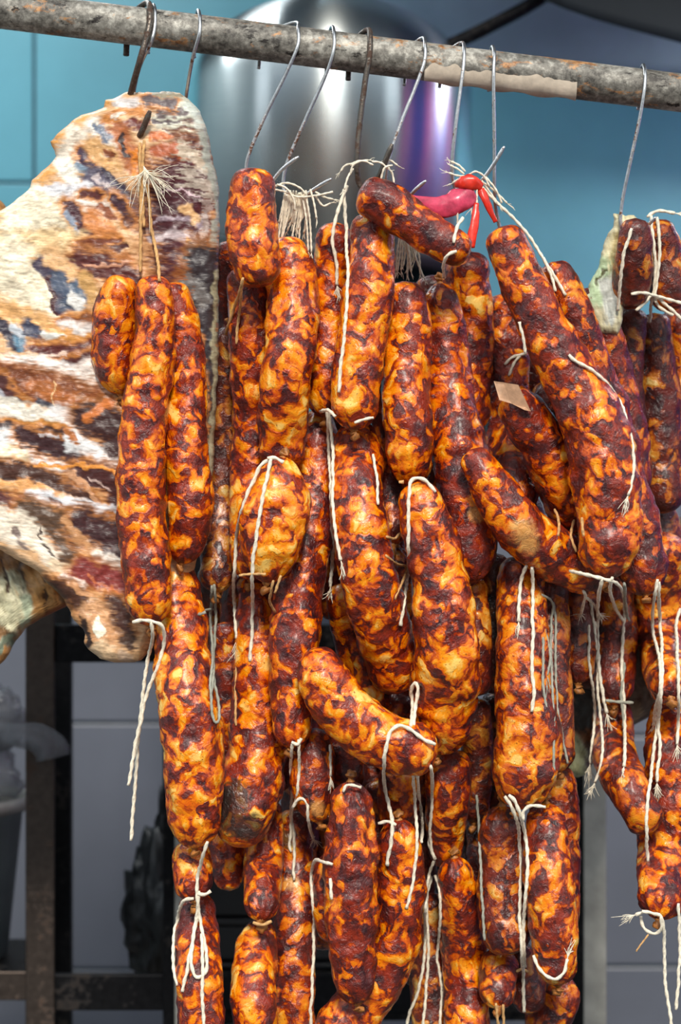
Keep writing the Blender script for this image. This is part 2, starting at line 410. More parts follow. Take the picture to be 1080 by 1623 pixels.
# torn card strip stuck to the underside
mb = MB()
n = 60; vv = []; ff = []
for i in range(n + 1):
    x = 672 + (912 - 672) * i / n
    t = i / n
    a0, a1 = 0.35, 1.30
    for (a, rr) in ((a0 + 0.25 * fbm(np.array([[x * 0.05, 0, 0]]), 3)[0] + 0.55 * (t < 0.06) * (1 - t / 0.06), 31.3), (a0 + 0.3, 33.0), (1.0, 35.0), (a1 + 0.12 * math.sin(x * 0.09), 36.5), (a1 + 0.1, 31.0)):
        cx, cy, cz = P(x, bar_y(x), BAR_D)
        vv.append((cx + 0.0, cy - math.cos(a) * rr * S0, cz - math.sin(a) * rr * S0))
for i in range(n):
    for j in range(4): ff.append((i*5 + j, i*5 + j + 1, (i+1)*5 + j + 1, (i+1)*5 + j))
ff += [[4, 3, 2, 1, 0], [n*5 + j for j in range(5)]]
mesh_obj('torn_card_strip', vv, ff, M['card'], bar, origin=bar.location)

# ------------------------------------------------------------------ sausages
SAUS = []
def S(key, pts, base=0.0, tone=(0.5, 1.0, 0.0), label='', tips=(1, 1), wr=0.0, grp=None):
    SAUS.append(dict(key=key, pts=pts, base=base, tone=tone, label=label, tips=tips, wr=wr, grp=grp))
# order = nearest first; each is (x, y, width) along its length in photograph pixels
N, D1, D2, BR = (0.5, 1.0, 0.0), (0.42, 0.85, 0.25), (0.36, 0.68, 0.5), (0.62, 1.0, 0.0)
S('big', [(793,364,54),(822,432,66),(862,520,74),(905,600,82),(944,680,98),(962,770,100),(966,840,94),(960,904,76)], -42, (0.5,1.0,0.0), 'big bent sausage in front at upper right, long white twine down its right side', (0,1), 0.3)
S('stub', [(402,270,62),(400,320,70),(402,380,76),(410,452,70)], -30, (0.55,1,0), 'short thick stub sausage folded over the fourth hook, its blunt end facing out', (0,0))
S('cross', [(572,306,62),(610,322,62),(655,352,62),(700,382,58),(742,400,50)], -34, (0.45,0.95,0), 'short knobbed sausage lying slantwise across the top under the middle hooks', (0,0), 0.25)
S('diag', [(748,716,40),(775,765,62),(820,830,76),(870,872,80),(912,898,74),(946,922,52)], -28, (0.5,1,0), 'sausage lying diagonally at centre right with a pale tan bald patch', (0,1), 0.1)
S('curl', [(500,1030,48),(515,1080,76),(552,1130,82),(600,1168,82),(650,1186,80),(690,1192,66)], -36, (0.55,1,0), 'curved sausage swinging sideways across the lower centre, twine arched over its right end', (0,0))
S('front_mid', [(660,768,52),(676,830,74),(694,900,80),(706,980,96),(708,1060,98),(704,1120,94),(696,1182,80)], -30, (0.58,1,0), 'broad bright sausage right of centre with a twine loop over its top end', (0,1))
S('bulb', [(447,738,56),(440,790,98),(432,850,98),(424,910,64)], -26, (0.6,1,0), 'short fat bulb-like sausage with two long white twines over its front', (1,1))
S('mid_tall', [(592,342,62),(588,420,70),(578,520,74),(565,600,74),(562,668,66)], -8, (0.56,1,0), 'long sausage under the knobbed crosswise one, the right of a joined pair', (0,1))
S('mid_low', [(564,676,52),(566,730,78),(570,820,80),(586,920,86),(612,1010,84),(634,1095,70)], -12, (0.5,1,0), 'long central sausage below the joined pair, bending right toward its foot', (1,0), 0.1)
S('left_a', [(243,440,48),(246,500,58),(240,590,66),(226,690,70),(224,790,74),(230,880,76),(238,978,58)], -6, (0.52,1,0), 'long sausage in front of the pork slab with looped twine at its foot', (0,1), 0.2)
S('left_b', [(197,440,42),(184,490,64),(182,550,66),(190,612,48)], -2, (0.55,0.95,0), 'short hooked sausage end, leftmost of three in front of the pork slab', (0,1))
S('left_c', [(272,452,44),(290,530,56),(296,620,58),(294,720,64),(302,810,66),(290,880,46)], 2, (0.58,1,0), 'slim sausage at the right edge of the pork slab, rightmost of the three there', (0,1))
S('left_d', [(283,888,38),(284,950,68),(290,1040,84),(300,1130,90),(308,1220,88),(308,1330,70)], 0, (0.6,1,0), 'fat glossy sausage below the pork slab, first at the left of the lower bunch', (1,1), 0.1)
S('paired', [(447,380,50),(462,440,76),(462,530,78),(452,620,74),(446,734,66)], -4, (0.58,1,0), 'plump sausage right of the folded stub, ending above the bulb-like one', (0,1))
S('mid_left', [(532,356,46),(526,440,66),(520,520,68),(516,590,66),(516,648,50)], -2, (0.56,1,0), 'sausage under the knobbed crosswise one, the left of a joined pair with long twine', (0,1))
S('right_fold', [(808,628,52),(842,672,72),(874,722,80),(902,792,76),(912,830,56)], -4, (0.5,0.95,0), 'slanted sausage with a flap of dry casing, tucked left of the big bent one', (0,1), 0.15)
S('col_a', [(640,450,58),(645,520,70),(644,620,72),(648,700,72),(652,758,54)], 4, (0.58,1,0), 'straight sausage between the joined pair and a darker slimmer one, mid height', (0,1))
S('col_b', [(698,462,50),(706,540,66),(716,640,72),(734,740,84),(746,820,88),(742,912,62)], 6, (0.46,1,0), 'long dark-topped sausage right of centre widening to a pale fat patch below', (1,1))
S('mid_strip', [(505,662,48),(502,740,76),(490,830,80),(474,930,78),(466,1050,72),(462,1172,52)], 6, (0.46,1,0), 'long slim sausage left of centre with a twine bow tied under its foot', (1,1), 0.15)
S('behind_stub', [(394,425,56),(398,520,66),(404,640,68),(400,760,68),(398,906,60)], 14, (0.48,1,0), 'long red-brown sausage hanging straight down behind the folded stub', (0,1))
S('low_left', [(406,916,50),(408,1000,66),(410,1090,76),(408,1180,90),(394,1260,94),(372,1338,70)], 8, (0.5,1,0), 'long sausage of the lower left, black mould spots on its swollen foot', (1,0), 0.15)
S('col_c', [(738,402,62),(742,470,72),(742,560,72),(738,680,66)], 12, (0.5,1,0), 'sausage hanging from the red plastic strip, left of the big bent one', (0,0))
S('col_d', [(796,470,52),(802,550,66),(802,640,68),(812,730,70),(826,800,54)], 14, (0.44,0.95,0), 'sausage left of the big bent one with a small white bow at its side', (0,1), 0.1)
S('right_back', [(874,420,52),(902,490,66),(930,570,70),(962,660,72),(985,760,76),(1008,850,80),(1022,930,62)], 18, (0.42,0.85,0.05), 'dark sausage just behind the big bent one, its foot showing at lower right', (0,1), 0.2)
S('right_back2', [(925,462,44),(955,530,56),(978,610,60),(996,700,60),(1005,780,56)], 55, (0.30,0.80,0.1), 'very dark sausage, second behind the big bent one', (0,0), 0.1)
S('right_knuckle', [(880,610,50),(868,660,66),(880,740,66),(890,800,56)], 34, (0.45,0.8,0.1), 'shadowed sausage glimpsed between the flap-topped and the big bent one', (0,0))
S('low_right', [(826,884,60),(826,960,74),(830,1050,78),(836,1140,92),(834,1210,98),(822,1268,80)], 12, (0.52,0.95,0.1), 'long sausage below the diagonal one, two white frayed twines down its front', (0,1), 0.1)
S('low_right2', [(866,1286,54),(868,1360,74),(874,1440,76),(884,1548,56)], 24, (0.52,0.95,0.05), 'straight sausage at bottom right with a frayed twine curled under its foot', (1,1))
S('low_right3', [(796,1290,56),(798,1370,74),(798,1440,74),(808,1510,66)], 34, (0.44,0.78,0.25), 'dull sausage left of the white twin twines near the bottom', (1,0))
S('ball', [(796,1508,48),(790,1545,58),(790,1584,46)], 20, (0.45,0.9,0.1), 'short round sausage end near the bottom, right of a long wrinkled pair', (0,1))
S('ball_side', [(818,1500,44),(836,1560,56),(838,1604,44)], 40, (0.38,0.72,0.2), 'dark short sausage foot behind the round end at the bottom', (0,0))
S('bottom_nub', [(888,1556,48),(884,1592,62),(850,1640,60)], 30, (0.5,0.85,0.1), 'stubby sausage peeping out under the straight bottom right one', (1,0))
S('wrinkled', [(556,1252,54),(556,1330,76),(558,1420,84),(560,1500,72),(566,1578,48)], 8, (0.36,0.95,0.0), 'dark heavily wrinkled sausage at the bottom centre', (1,1), 1.8)
S('wrinkled_mate', [(522,1366,40),(522,1420,52),(536,1490,50)], 32, (0.52,0.95,0), 'slim sausage behind the left flank of the heavily wrinkled one', (1,0))
S('low_sweep', [(632,1312,56),(634,1400,76),(626,1480,78),(600,1550,78),(560,1606,78),(520,1660,74)], 6, (0.48,1,0), 'sausage sweeping down to the left at the bottom centre', (1,0), 0.3)
S('low_pair', [(722,1372,50),(732,1450,66),(738,1540,70),(742,1650,70)], 12, (0.48,1,0), 'long creased sausage at the bottom below the broad bright one', (1,0), 0.5)
S('low_mid', [(712,1190,60),(710,1260,66),(704,1362,46)], 16, (0.44,0.95,0.05), 'short sausage directly under the broad bright one', (0,1), 0.1)
S('low_mid2', [(632,1215,52),(632,1260,62),(630,1308,50)], 14, (0.42,0.9,0), 'short dark sausage hanging below the curved sideways one', (0,1), 0.3)
S('low_dark', [(500,1158,40),(500,1200,58),(494,1240,60),(504,1290,40)], 28, (0.48,0.9,0.05), 'small sausage between twine bow and curved one with a dry pinkish end', (0,1), 0.2)
S('low_dark2', [(552,1180,52),(548,1244,54)], 34, (0.4,0.9,0), 'short sausage just above the heavily wrinkled one', (0,1))
S('low_leftlink', [(416,1270,54),(418,1340,60),(414,1446,52)], 22, (0.56,0.95,0.05), 'straight sausage link at lower left tied above a brighter link', (0,1))
S('low_leftlink2', [(414,1470,46),(404,1530,66),(404,1660,66)], 14, (0.58,1,0), 'bright sausage link running out of the bottom edge at lower left', (1,0))
S('low_slim', [(468,1286,50),(466,1380,60),(468,1480,62),(468,1660,60)], 18, (0.46,0.95,0.1), 'long slim sausage at the bottom between bright link and hanging white twine', (0,0), 0.3)
S('left_e', [(304,1336,50),(304,1380,60),(308,1416,46)], 16, (0.52,0.95,0), 'short sausage link at far lower left under the fat glossy one', (0,1))
S('left_f', [(312,1424,46),(313,1500,66),(318,1580,68),(320,1670,66)], 4, (0.42,0.95,0), 'dark sausage at bottom left wrapped in a bundle of twine loops', (1,0), 0.3)
S('left_g', [(362,1290,46),(362,1350,56),(364,1408,44)], 36, (0.56,0.95,0), 'small orange sausage end hanging low between the two left bunches', (0,0))
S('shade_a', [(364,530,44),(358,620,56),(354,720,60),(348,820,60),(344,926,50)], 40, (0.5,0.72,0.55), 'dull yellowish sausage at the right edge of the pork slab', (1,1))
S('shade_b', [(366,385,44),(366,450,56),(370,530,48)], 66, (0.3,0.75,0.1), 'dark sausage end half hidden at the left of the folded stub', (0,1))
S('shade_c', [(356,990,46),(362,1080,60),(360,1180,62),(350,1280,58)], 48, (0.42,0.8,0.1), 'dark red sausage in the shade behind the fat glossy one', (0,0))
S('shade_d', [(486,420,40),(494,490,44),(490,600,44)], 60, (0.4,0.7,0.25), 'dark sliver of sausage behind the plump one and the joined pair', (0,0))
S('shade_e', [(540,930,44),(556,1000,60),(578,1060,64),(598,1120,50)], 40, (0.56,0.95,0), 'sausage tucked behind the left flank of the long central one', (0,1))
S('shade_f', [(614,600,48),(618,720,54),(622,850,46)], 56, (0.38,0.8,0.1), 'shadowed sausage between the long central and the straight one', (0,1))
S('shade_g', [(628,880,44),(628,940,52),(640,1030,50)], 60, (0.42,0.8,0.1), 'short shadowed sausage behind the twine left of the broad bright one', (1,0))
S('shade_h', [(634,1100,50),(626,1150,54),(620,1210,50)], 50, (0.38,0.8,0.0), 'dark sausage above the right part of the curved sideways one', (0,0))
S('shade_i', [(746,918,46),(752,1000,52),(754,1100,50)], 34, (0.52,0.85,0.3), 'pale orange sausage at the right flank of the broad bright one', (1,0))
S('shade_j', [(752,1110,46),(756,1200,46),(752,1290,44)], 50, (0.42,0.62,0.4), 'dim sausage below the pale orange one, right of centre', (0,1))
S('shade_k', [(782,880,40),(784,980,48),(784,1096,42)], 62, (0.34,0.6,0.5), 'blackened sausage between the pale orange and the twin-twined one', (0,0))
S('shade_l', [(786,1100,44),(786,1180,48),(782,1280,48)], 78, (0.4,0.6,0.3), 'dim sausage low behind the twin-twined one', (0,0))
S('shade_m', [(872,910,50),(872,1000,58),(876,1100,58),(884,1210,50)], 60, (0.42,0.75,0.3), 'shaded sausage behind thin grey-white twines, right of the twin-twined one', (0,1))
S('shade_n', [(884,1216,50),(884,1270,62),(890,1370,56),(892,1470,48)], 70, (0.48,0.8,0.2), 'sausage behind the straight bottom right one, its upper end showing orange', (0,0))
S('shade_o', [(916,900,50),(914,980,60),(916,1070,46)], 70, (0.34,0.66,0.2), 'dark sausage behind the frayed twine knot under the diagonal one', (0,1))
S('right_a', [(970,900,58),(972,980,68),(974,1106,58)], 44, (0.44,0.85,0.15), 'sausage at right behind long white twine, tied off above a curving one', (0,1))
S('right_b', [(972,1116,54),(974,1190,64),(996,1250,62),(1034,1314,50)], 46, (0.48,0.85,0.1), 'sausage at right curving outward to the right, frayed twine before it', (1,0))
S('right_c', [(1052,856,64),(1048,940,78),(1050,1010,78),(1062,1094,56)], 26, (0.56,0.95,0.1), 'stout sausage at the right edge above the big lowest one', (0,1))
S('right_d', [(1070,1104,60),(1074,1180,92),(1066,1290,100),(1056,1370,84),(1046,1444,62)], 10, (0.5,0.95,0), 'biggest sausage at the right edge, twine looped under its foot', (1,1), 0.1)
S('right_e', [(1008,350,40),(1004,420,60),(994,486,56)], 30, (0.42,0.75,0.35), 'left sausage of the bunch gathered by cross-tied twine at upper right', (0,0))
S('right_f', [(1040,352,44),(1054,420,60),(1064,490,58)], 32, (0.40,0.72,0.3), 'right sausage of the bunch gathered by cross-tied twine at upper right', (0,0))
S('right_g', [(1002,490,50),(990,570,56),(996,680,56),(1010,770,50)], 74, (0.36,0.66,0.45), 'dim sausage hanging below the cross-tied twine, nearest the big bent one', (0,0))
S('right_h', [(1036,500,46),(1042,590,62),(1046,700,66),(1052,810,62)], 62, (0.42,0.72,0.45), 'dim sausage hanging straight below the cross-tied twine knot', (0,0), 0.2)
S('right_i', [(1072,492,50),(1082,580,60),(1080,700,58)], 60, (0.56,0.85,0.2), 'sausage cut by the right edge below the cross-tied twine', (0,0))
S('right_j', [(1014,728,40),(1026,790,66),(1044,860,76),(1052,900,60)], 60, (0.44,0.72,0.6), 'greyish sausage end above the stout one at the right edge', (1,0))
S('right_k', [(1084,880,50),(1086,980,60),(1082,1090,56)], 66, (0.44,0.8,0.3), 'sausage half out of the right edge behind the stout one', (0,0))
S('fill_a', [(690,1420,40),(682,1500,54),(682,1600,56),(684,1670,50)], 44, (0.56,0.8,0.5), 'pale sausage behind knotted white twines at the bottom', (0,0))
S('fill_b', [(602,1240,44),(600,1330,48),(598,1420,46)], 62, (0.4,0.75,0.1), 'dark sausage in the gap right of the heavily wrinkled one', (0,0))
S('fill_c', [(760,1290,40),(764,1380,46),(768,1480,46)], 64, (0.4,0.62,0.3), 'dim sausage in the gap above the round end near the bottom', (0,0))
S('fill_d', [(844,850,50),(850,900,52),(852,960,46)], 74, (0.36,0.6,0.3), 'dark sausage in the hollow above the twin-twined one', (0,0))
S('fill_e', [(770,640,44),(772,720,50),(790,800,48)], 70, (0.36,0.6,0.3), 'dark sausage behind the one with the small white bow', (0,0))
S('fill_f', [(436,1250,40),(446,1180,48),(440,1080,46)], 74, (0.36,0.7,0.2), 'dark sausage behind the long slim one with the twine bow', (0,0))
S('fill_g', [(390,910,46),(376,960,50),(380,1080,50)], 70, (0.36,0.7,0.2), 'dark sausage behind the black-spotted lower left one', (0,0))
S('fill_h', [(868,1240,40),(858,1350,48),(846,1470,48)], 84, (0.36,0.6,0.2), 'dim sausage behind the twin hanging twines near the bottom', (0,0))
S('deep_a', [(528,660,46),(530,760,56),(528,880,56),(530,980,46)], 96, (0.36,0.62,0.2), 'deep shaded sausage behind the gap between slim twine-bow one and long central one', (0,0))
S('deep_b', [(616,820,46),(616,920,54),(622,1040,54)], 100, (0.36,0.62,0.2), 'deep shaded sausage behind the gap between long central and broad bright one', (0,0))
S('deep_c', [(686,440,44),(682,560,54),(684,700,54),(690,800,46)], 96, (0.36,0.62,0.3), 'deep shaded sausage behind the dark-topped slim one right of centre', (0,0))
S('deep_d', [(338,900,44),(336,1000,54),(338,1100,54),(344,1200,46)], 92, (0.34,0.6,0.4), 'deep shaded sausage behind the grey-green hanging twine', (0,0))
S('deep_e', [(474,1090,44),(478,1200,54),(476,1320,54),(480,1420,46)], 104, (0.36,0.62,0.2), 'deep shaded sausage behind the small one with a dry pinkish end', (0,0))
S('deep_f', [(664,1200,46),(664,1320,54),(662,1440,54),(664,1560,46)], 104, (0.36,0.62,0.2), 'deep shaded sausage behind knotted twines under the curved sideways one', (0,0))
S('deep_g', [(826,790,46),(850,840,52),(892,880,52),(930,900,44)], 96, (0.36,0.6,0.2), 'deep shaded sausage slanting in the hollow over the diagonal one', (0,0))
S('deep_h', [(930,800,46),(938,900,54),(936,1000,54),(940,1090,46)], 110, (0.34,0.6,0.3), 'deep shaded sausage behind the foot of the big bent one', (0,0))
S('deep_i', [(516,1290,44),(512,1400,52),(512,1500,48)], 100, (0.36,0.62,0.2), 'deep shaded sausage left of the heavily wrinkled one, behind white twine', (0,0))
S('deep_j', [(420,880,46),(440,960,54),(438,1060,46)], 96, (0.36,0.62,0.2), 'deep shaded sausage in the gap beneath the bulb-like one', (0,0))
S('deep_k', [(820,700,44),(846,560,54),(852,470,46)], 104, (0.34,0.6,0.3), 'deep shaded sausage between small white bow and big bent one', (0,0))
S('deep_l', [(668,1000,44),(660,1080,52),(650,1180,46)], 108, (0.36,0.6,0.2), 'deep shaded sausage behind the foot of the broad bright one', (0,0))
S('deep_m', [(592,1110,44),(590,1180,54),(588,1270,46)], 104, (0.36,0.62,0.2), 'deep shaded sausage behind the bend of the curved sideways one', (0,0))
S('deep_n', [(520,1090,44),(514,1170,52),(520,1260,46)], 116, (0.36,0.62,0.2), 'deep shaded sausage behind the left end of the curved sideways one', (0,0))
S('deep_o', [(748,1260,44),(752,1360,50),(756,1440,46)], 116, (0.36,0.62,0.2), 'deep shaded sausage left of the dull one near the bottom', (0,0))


# natural blemishes: (x, y, radius, 0 = bald tan fat, 1 = black mould)
PATCH = {'diag': [(828,842,24,0),(838,860,20,0)], 'col_b': [(762,790,18,0),(758,815,16,0)], 'low_left': [(372,1262,26,1),(366,1300,30,1),(396,1315,24,1)], 'low_dark': [(503,1284,16,0)], 'low_slim': [(462,1400,14,0),(452,1330,16,1)], 'shade_k': [(784,960,22,1),(784,1000,20,1)], 'right_j': [(1030,800,26,1)]}
ALLC = []          # solved samples of every sausage: x, y, r, d
def solve(s):
    p0 = np.asarray(s['pts'], float)
    for a_, b_ in ((0, 1), (-1, -2)):                # carry the round ends a little past the marked tips
        v_ = p0[a_, :2] - p0[b_, :2]; p0[a_, :2] += v_ / np.linalg.norm(v_) * (13 if s['tips'][a_] else 4)
    p0[:, 2] *= 1.09
    c = catmull(p0, 7.0)                    # x, y, w
    x, y, r = c[:, 0], c[:, 1], c[:, 2] / 2
    L = np.concatenate([[0], np.cumsum(np.hypot(np.diff(x), np.diff(y)))])
    rem = np.minimum(L, L[-1] - L)
    ends_ = [np.where(s['tips'][0], 1.2, 0.75), np.where(s['tips'][1], 1.2, 0.75)]
    re = r * np.sqrt(np.clip(1 - (1 - np.minimum(rem / (r * 0.75), 1)) ** 2, 0.02, 1))
    need = np.full(len(x), float(s['base']))
    for (X, Y, Rr, D) in ALLC:
        dx = x[:, None] - X[None]; dy = y[:, None] - Y[None]; RR = (re[:, None] + Rr[None]) * 1.03
        q = RR ** 2 - dx ** 2 - dy ** 2
        z = np.where(q > 0, D[None] + np.sqrt(np.maximum(q, 0)), -1e9)
        need = np.maximum(need, z.max(1))
    k = 5
    dil = np.array([need[max(0, i - k):i + k + 1].max() for i in range(len(need))])
    g = np.exp(-0.5 * (np.arange(-12, 13) / 5.0) ** 2); g /= g.sum()
    d = np.convolve(np.pad(dil, 12, mode='edge'), g, 'valid')
    g2 = np.exp(-0.5 * (np.arange(-12, 13) / 2.0) ** 2); g2 /= g2.sum()
    d = np.convolve(np.pad(np.maximum(d, need), 12, mode='edge'), g2, 'valid')
    s['c'] = np.stack([x, y, r, d], 1); s['L'] = L
    ALLC.append((x, y, re, d))
def front(x, y):
    best = SLABF(x, y)
    for (X, Y, Rr, D) in ALLC:
        q = Rr ** 2 - (X - x) ** 2 - (Y - y) ** 2
        m = q > 0
        if m.any(): best = min(best, (D[m] - np.sqrt(q[m])).min())
    return best

def build_sausage(s, idx):
    c = s['c']; rr = random.Random(idx * 13 + 5)
    fine = catmull(np.stack([c[:, 0], c[:, 1], c[:, 3], c[:, 2]], 1)[:, [0, 1, 2, 3]], 4.0)
    x, y, d, r = fine.T
    ctr = PA(x, y, d); sc = S0 * (1 + d * S0 / CD)
    L = np.concatenate([[0], np.cumsum(np.linalg.norm(np.diff(ctr, axis=0), axis=1))]); T = L[-1]
    R = r * sc
    prof = 1 + 0.05 * fbm(np.stack([L * 30, 0 * L + idx * 2.3, 0 * L], 1), 2, 61)
    for k in (0, 1):
        dist = L if k == 0 else T - L
        e = R * (0.70 if k == 0 else 0.85)
        q = np.clip(dist / e, 0, 1)
        if s['tips'][k]:
            q = np.clip(dist / (R * 1.1), 0, 1); prof = np.minimum(prof, 0.22 + 0.78 * np.sin(q * math.pi / 2) ** 0.65); continue
        prof = np.minimum(prof, np.sqrt(np.clip(1 - (1 - q) ** 2, 0.006, 1)) ** 0.85)
    sides = 36
    t, a, b = frames(ctr)
    th = np.linspace(0, 2 * math.pi, sides, endpoint=False)
    nrm = np.cos(th)[None, :, None] * a[:, None, :] + np.sin(th)[None, :, None] * b[:, None, :]
    pos = ctr[:, None, :] + nrm * (R * prof)[:, None, None]
    o = np.array([idx * 3.7, idx * 1.3, 0])
    lum = 0.125 * fbm(pos * 55 + o, 2, 11) + 0.06 * fbm(pos * 170 + o, 3, 23)
    if True:
        u = np.stack([np.cos(th)[None, :] * 2.6 + 0 * L[:, None], np.sin(th)[None, :] * 2.6 + 0 * L[:, None], L[:, None] * 22 + 0 * th[None]], -1)
        lum = lum + max(0.3, s['wr']) * (0.10 * fbm(u + o, 3, 31) - 0.06 * np.abs(fbm(u * 1.7 + o, 2, 37)))
    bend = 0.03 * fbm(np.stack([L * 25, 0 * L + idx, 0 * L], 1), 2, 5)
    gather = np.zeros(len(L))
    for k in (0, 1):
        if s['tips'][k]: gather = np.maximum(gather, np.clip(1 - (L if k == 0 else T - L) / (R * 1.1), 0, 1))
    lum = lum + gather[:, None] * 0.16 * np.sin(th * 9 + idx + 2 * fbm(np.stack([0*th + idx, th, 0*th], 1), 2, 3))[None]
    RR = (R * prof)[:, None] * (1 + lum + bend[:, None])
    v, f = sweep(ctr, RR, sides)
    root = empty('sausage', tuple(ctr[0]), s['label'], 'sausage', s['grp'] or 'marbled cured sausages hanging from the bar')
    pc = None
    if s['key'] in PATCH:
        pc = np.zeros((len(v), 3))
        for (px_, py_, rad_, ch_) in PATCH[s['key']]:
            q_ = np.array(P(px_, py_, np.interp(py_, np.sort(y), d[np.argsort(y)]) - r.max())); dd_ = np.linalg.norm((v - q_) * np.array([1, 0.55, 1]), axis=1) / (rad_ * S0)
            pc[:, ch_] = np.maximum(pc[:, ch_], np.clip(1.15 - dd_ * 0.65, 0, 1))
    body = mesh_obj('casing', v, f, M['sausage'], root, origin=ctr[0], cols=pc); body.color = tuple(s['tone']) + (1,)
    s['root'] = root
    for k in (0, 1):
        if not s['tips'][k]: continue
        p = ctr[0 if k == 0 else -1]; tv = -t[3] if k == 0 else t[-4]
        R1 = 6.0 * sc[0]
        ln = rr.uniform(9, 15) * sc[0]
        cc = np.array([p - tv * 7 * sc[0], p, p + tv * ln * 0.4, p + tv * ln * 0.8 + np.array([rr.uniform(-1, 1), 0, rr.uniform(-1, 1)]) * 2 * sc[0], p + tv * ln + np.array([rr.uniform(-1, 1), -0.5, rr.uniform(-1, 1)]) * 4 * sc[0]])
        n_ = catmull(cc, 1.6 * S0); q = np.linspace(0, 1, len(n_))
        rad = R1 * (1.15 - 1.1 * np.exp(-((q - 0.55) / 0.12) ** 2) * 0.55 + 0.25 * (q > 0.7)); rad[-1] *= 0.5
        ang = np.linspace(0, 2 * math.pi, 12, endpoint=False)
        Rm = rad[:, None] * (1 + 0.25 * np.sin(ang * 4 + idx)[None, :] * q[:, None])
        v, f = sweep(n_, Rm, 12); mesh_obj('tied_tip', v, f, M['tip'], root, origin=ctr[0])

# ------------------------------------------------------------------ twine
def twine_geo(mb, c, w, frayed):
    """c world centre line; w radius (m)"""
    n = len(c); L = np.concatenate([[0], np.cumsum(np.linalg.norm(np.diff(c, axis=0), axis=1))])
    th = np.linspace(0, 2 * math.pi, 8, endpoint=False)
    R = w * (1 + 0.22 * np.cos(2 * th[None, :] - L[:, None] / (w * 6.5) * 2 * math.pi))
    v, f = sweep(c, R, 8); mb.add(v, f)
def fray_geo(mb, p, dirv, ln, w, cnt, rr, spread=0.35):
    for i in range(cnt):
        dv = dirv + np.array([rr.gauss(0, spread), rr.gauss(0, spread * 0.5), rr.gauss(0, spread)])
        l = ln * rr.uniform(0.6, 1.1)
        q = np.array([p, p + dirv * l * 0.3 + (dv - dirv) * l * 0.12, p + dv * l * 0.65, p + dv * l + np.array([rr.gauss(0, 1), 0, rr.gauss(0, 1) - 0.4]) * l * 0.12])
        cc = catmull(q, l / 8); rad = np.linspace(w, w * 0.45, len(cc)); v, f = tube(cc, rad, 5); mb.add(v, f)
def string_path(pts, off=3.0, depth=None):
    c = catmull([(p[0], p[1], 0) for p in pts], 4.0)
    x, y = c[:, 0], c[:, 1]
    if depth is None:
        d = np.array([front(a, b) for a, b in zip(x, y)]); d[d > 600] = np.nan
        ok = ~np.isnan(d)
        if not ok.any(): d[:] = 0
        else: d = np.interp(np.arange(len(d)), np.where(ok)[0], d[ok])
        kk = 3
        d = np.array([d[max(0, i - kk):i + kk + 1].min() for i in range(len(d))])
        g = np.exp(-0.5 * (np.arange(-9, 10) / 3.5) ** 2); g /= g.sum()
        d = np.convolve(np.pad(d, 9, mode='edge'), g, 'valid') - off
    else: d = np.interp(np.linspace(0, 1, len(x)), np.linspace(0, 1, len(depth)), depth)
    return x, y, d
STR = []
def T(parent, lines, w=4.6, mat='twine', fray=()):
    """twine tied to a sausage: one or more polylines; fray = indices of lines that end in loose fibres"""
    STR.append((parent, lines, w, mat, fray))
def build_twine(parent, lines, w, mat, fray, idx):
    root = parent; rr = random.Random(idx)
    org = np.array(root.location)
    for j, ln in enumerate(lines):
        mb = MB(); fb = MB()
        x, y, d = string_path(ln)
        jx = 1.3 * fbm(np.stack([y * 0.05, 0 * y + idx + j, 0 * y], 1), 2, 3)
        c = PA(x + jx, y, d)
        twine_geo(mb, c, w / 2 * S0 * 1.14, False)
        tw = mb.build('twine', M[mat], root, True, org)
        if j in fray:
            dv = c[-1] - c[-4]; dv /= np.linalg.norm(dv); fray_geo(fb, c[-1] - dv * 3 * S0, dv, 32 * S0, 0.8 * S0, 16, rr, 0.17)
            fb.build('frayed_end', M[mat], tw, True, org)['kind'] = 'stuff'

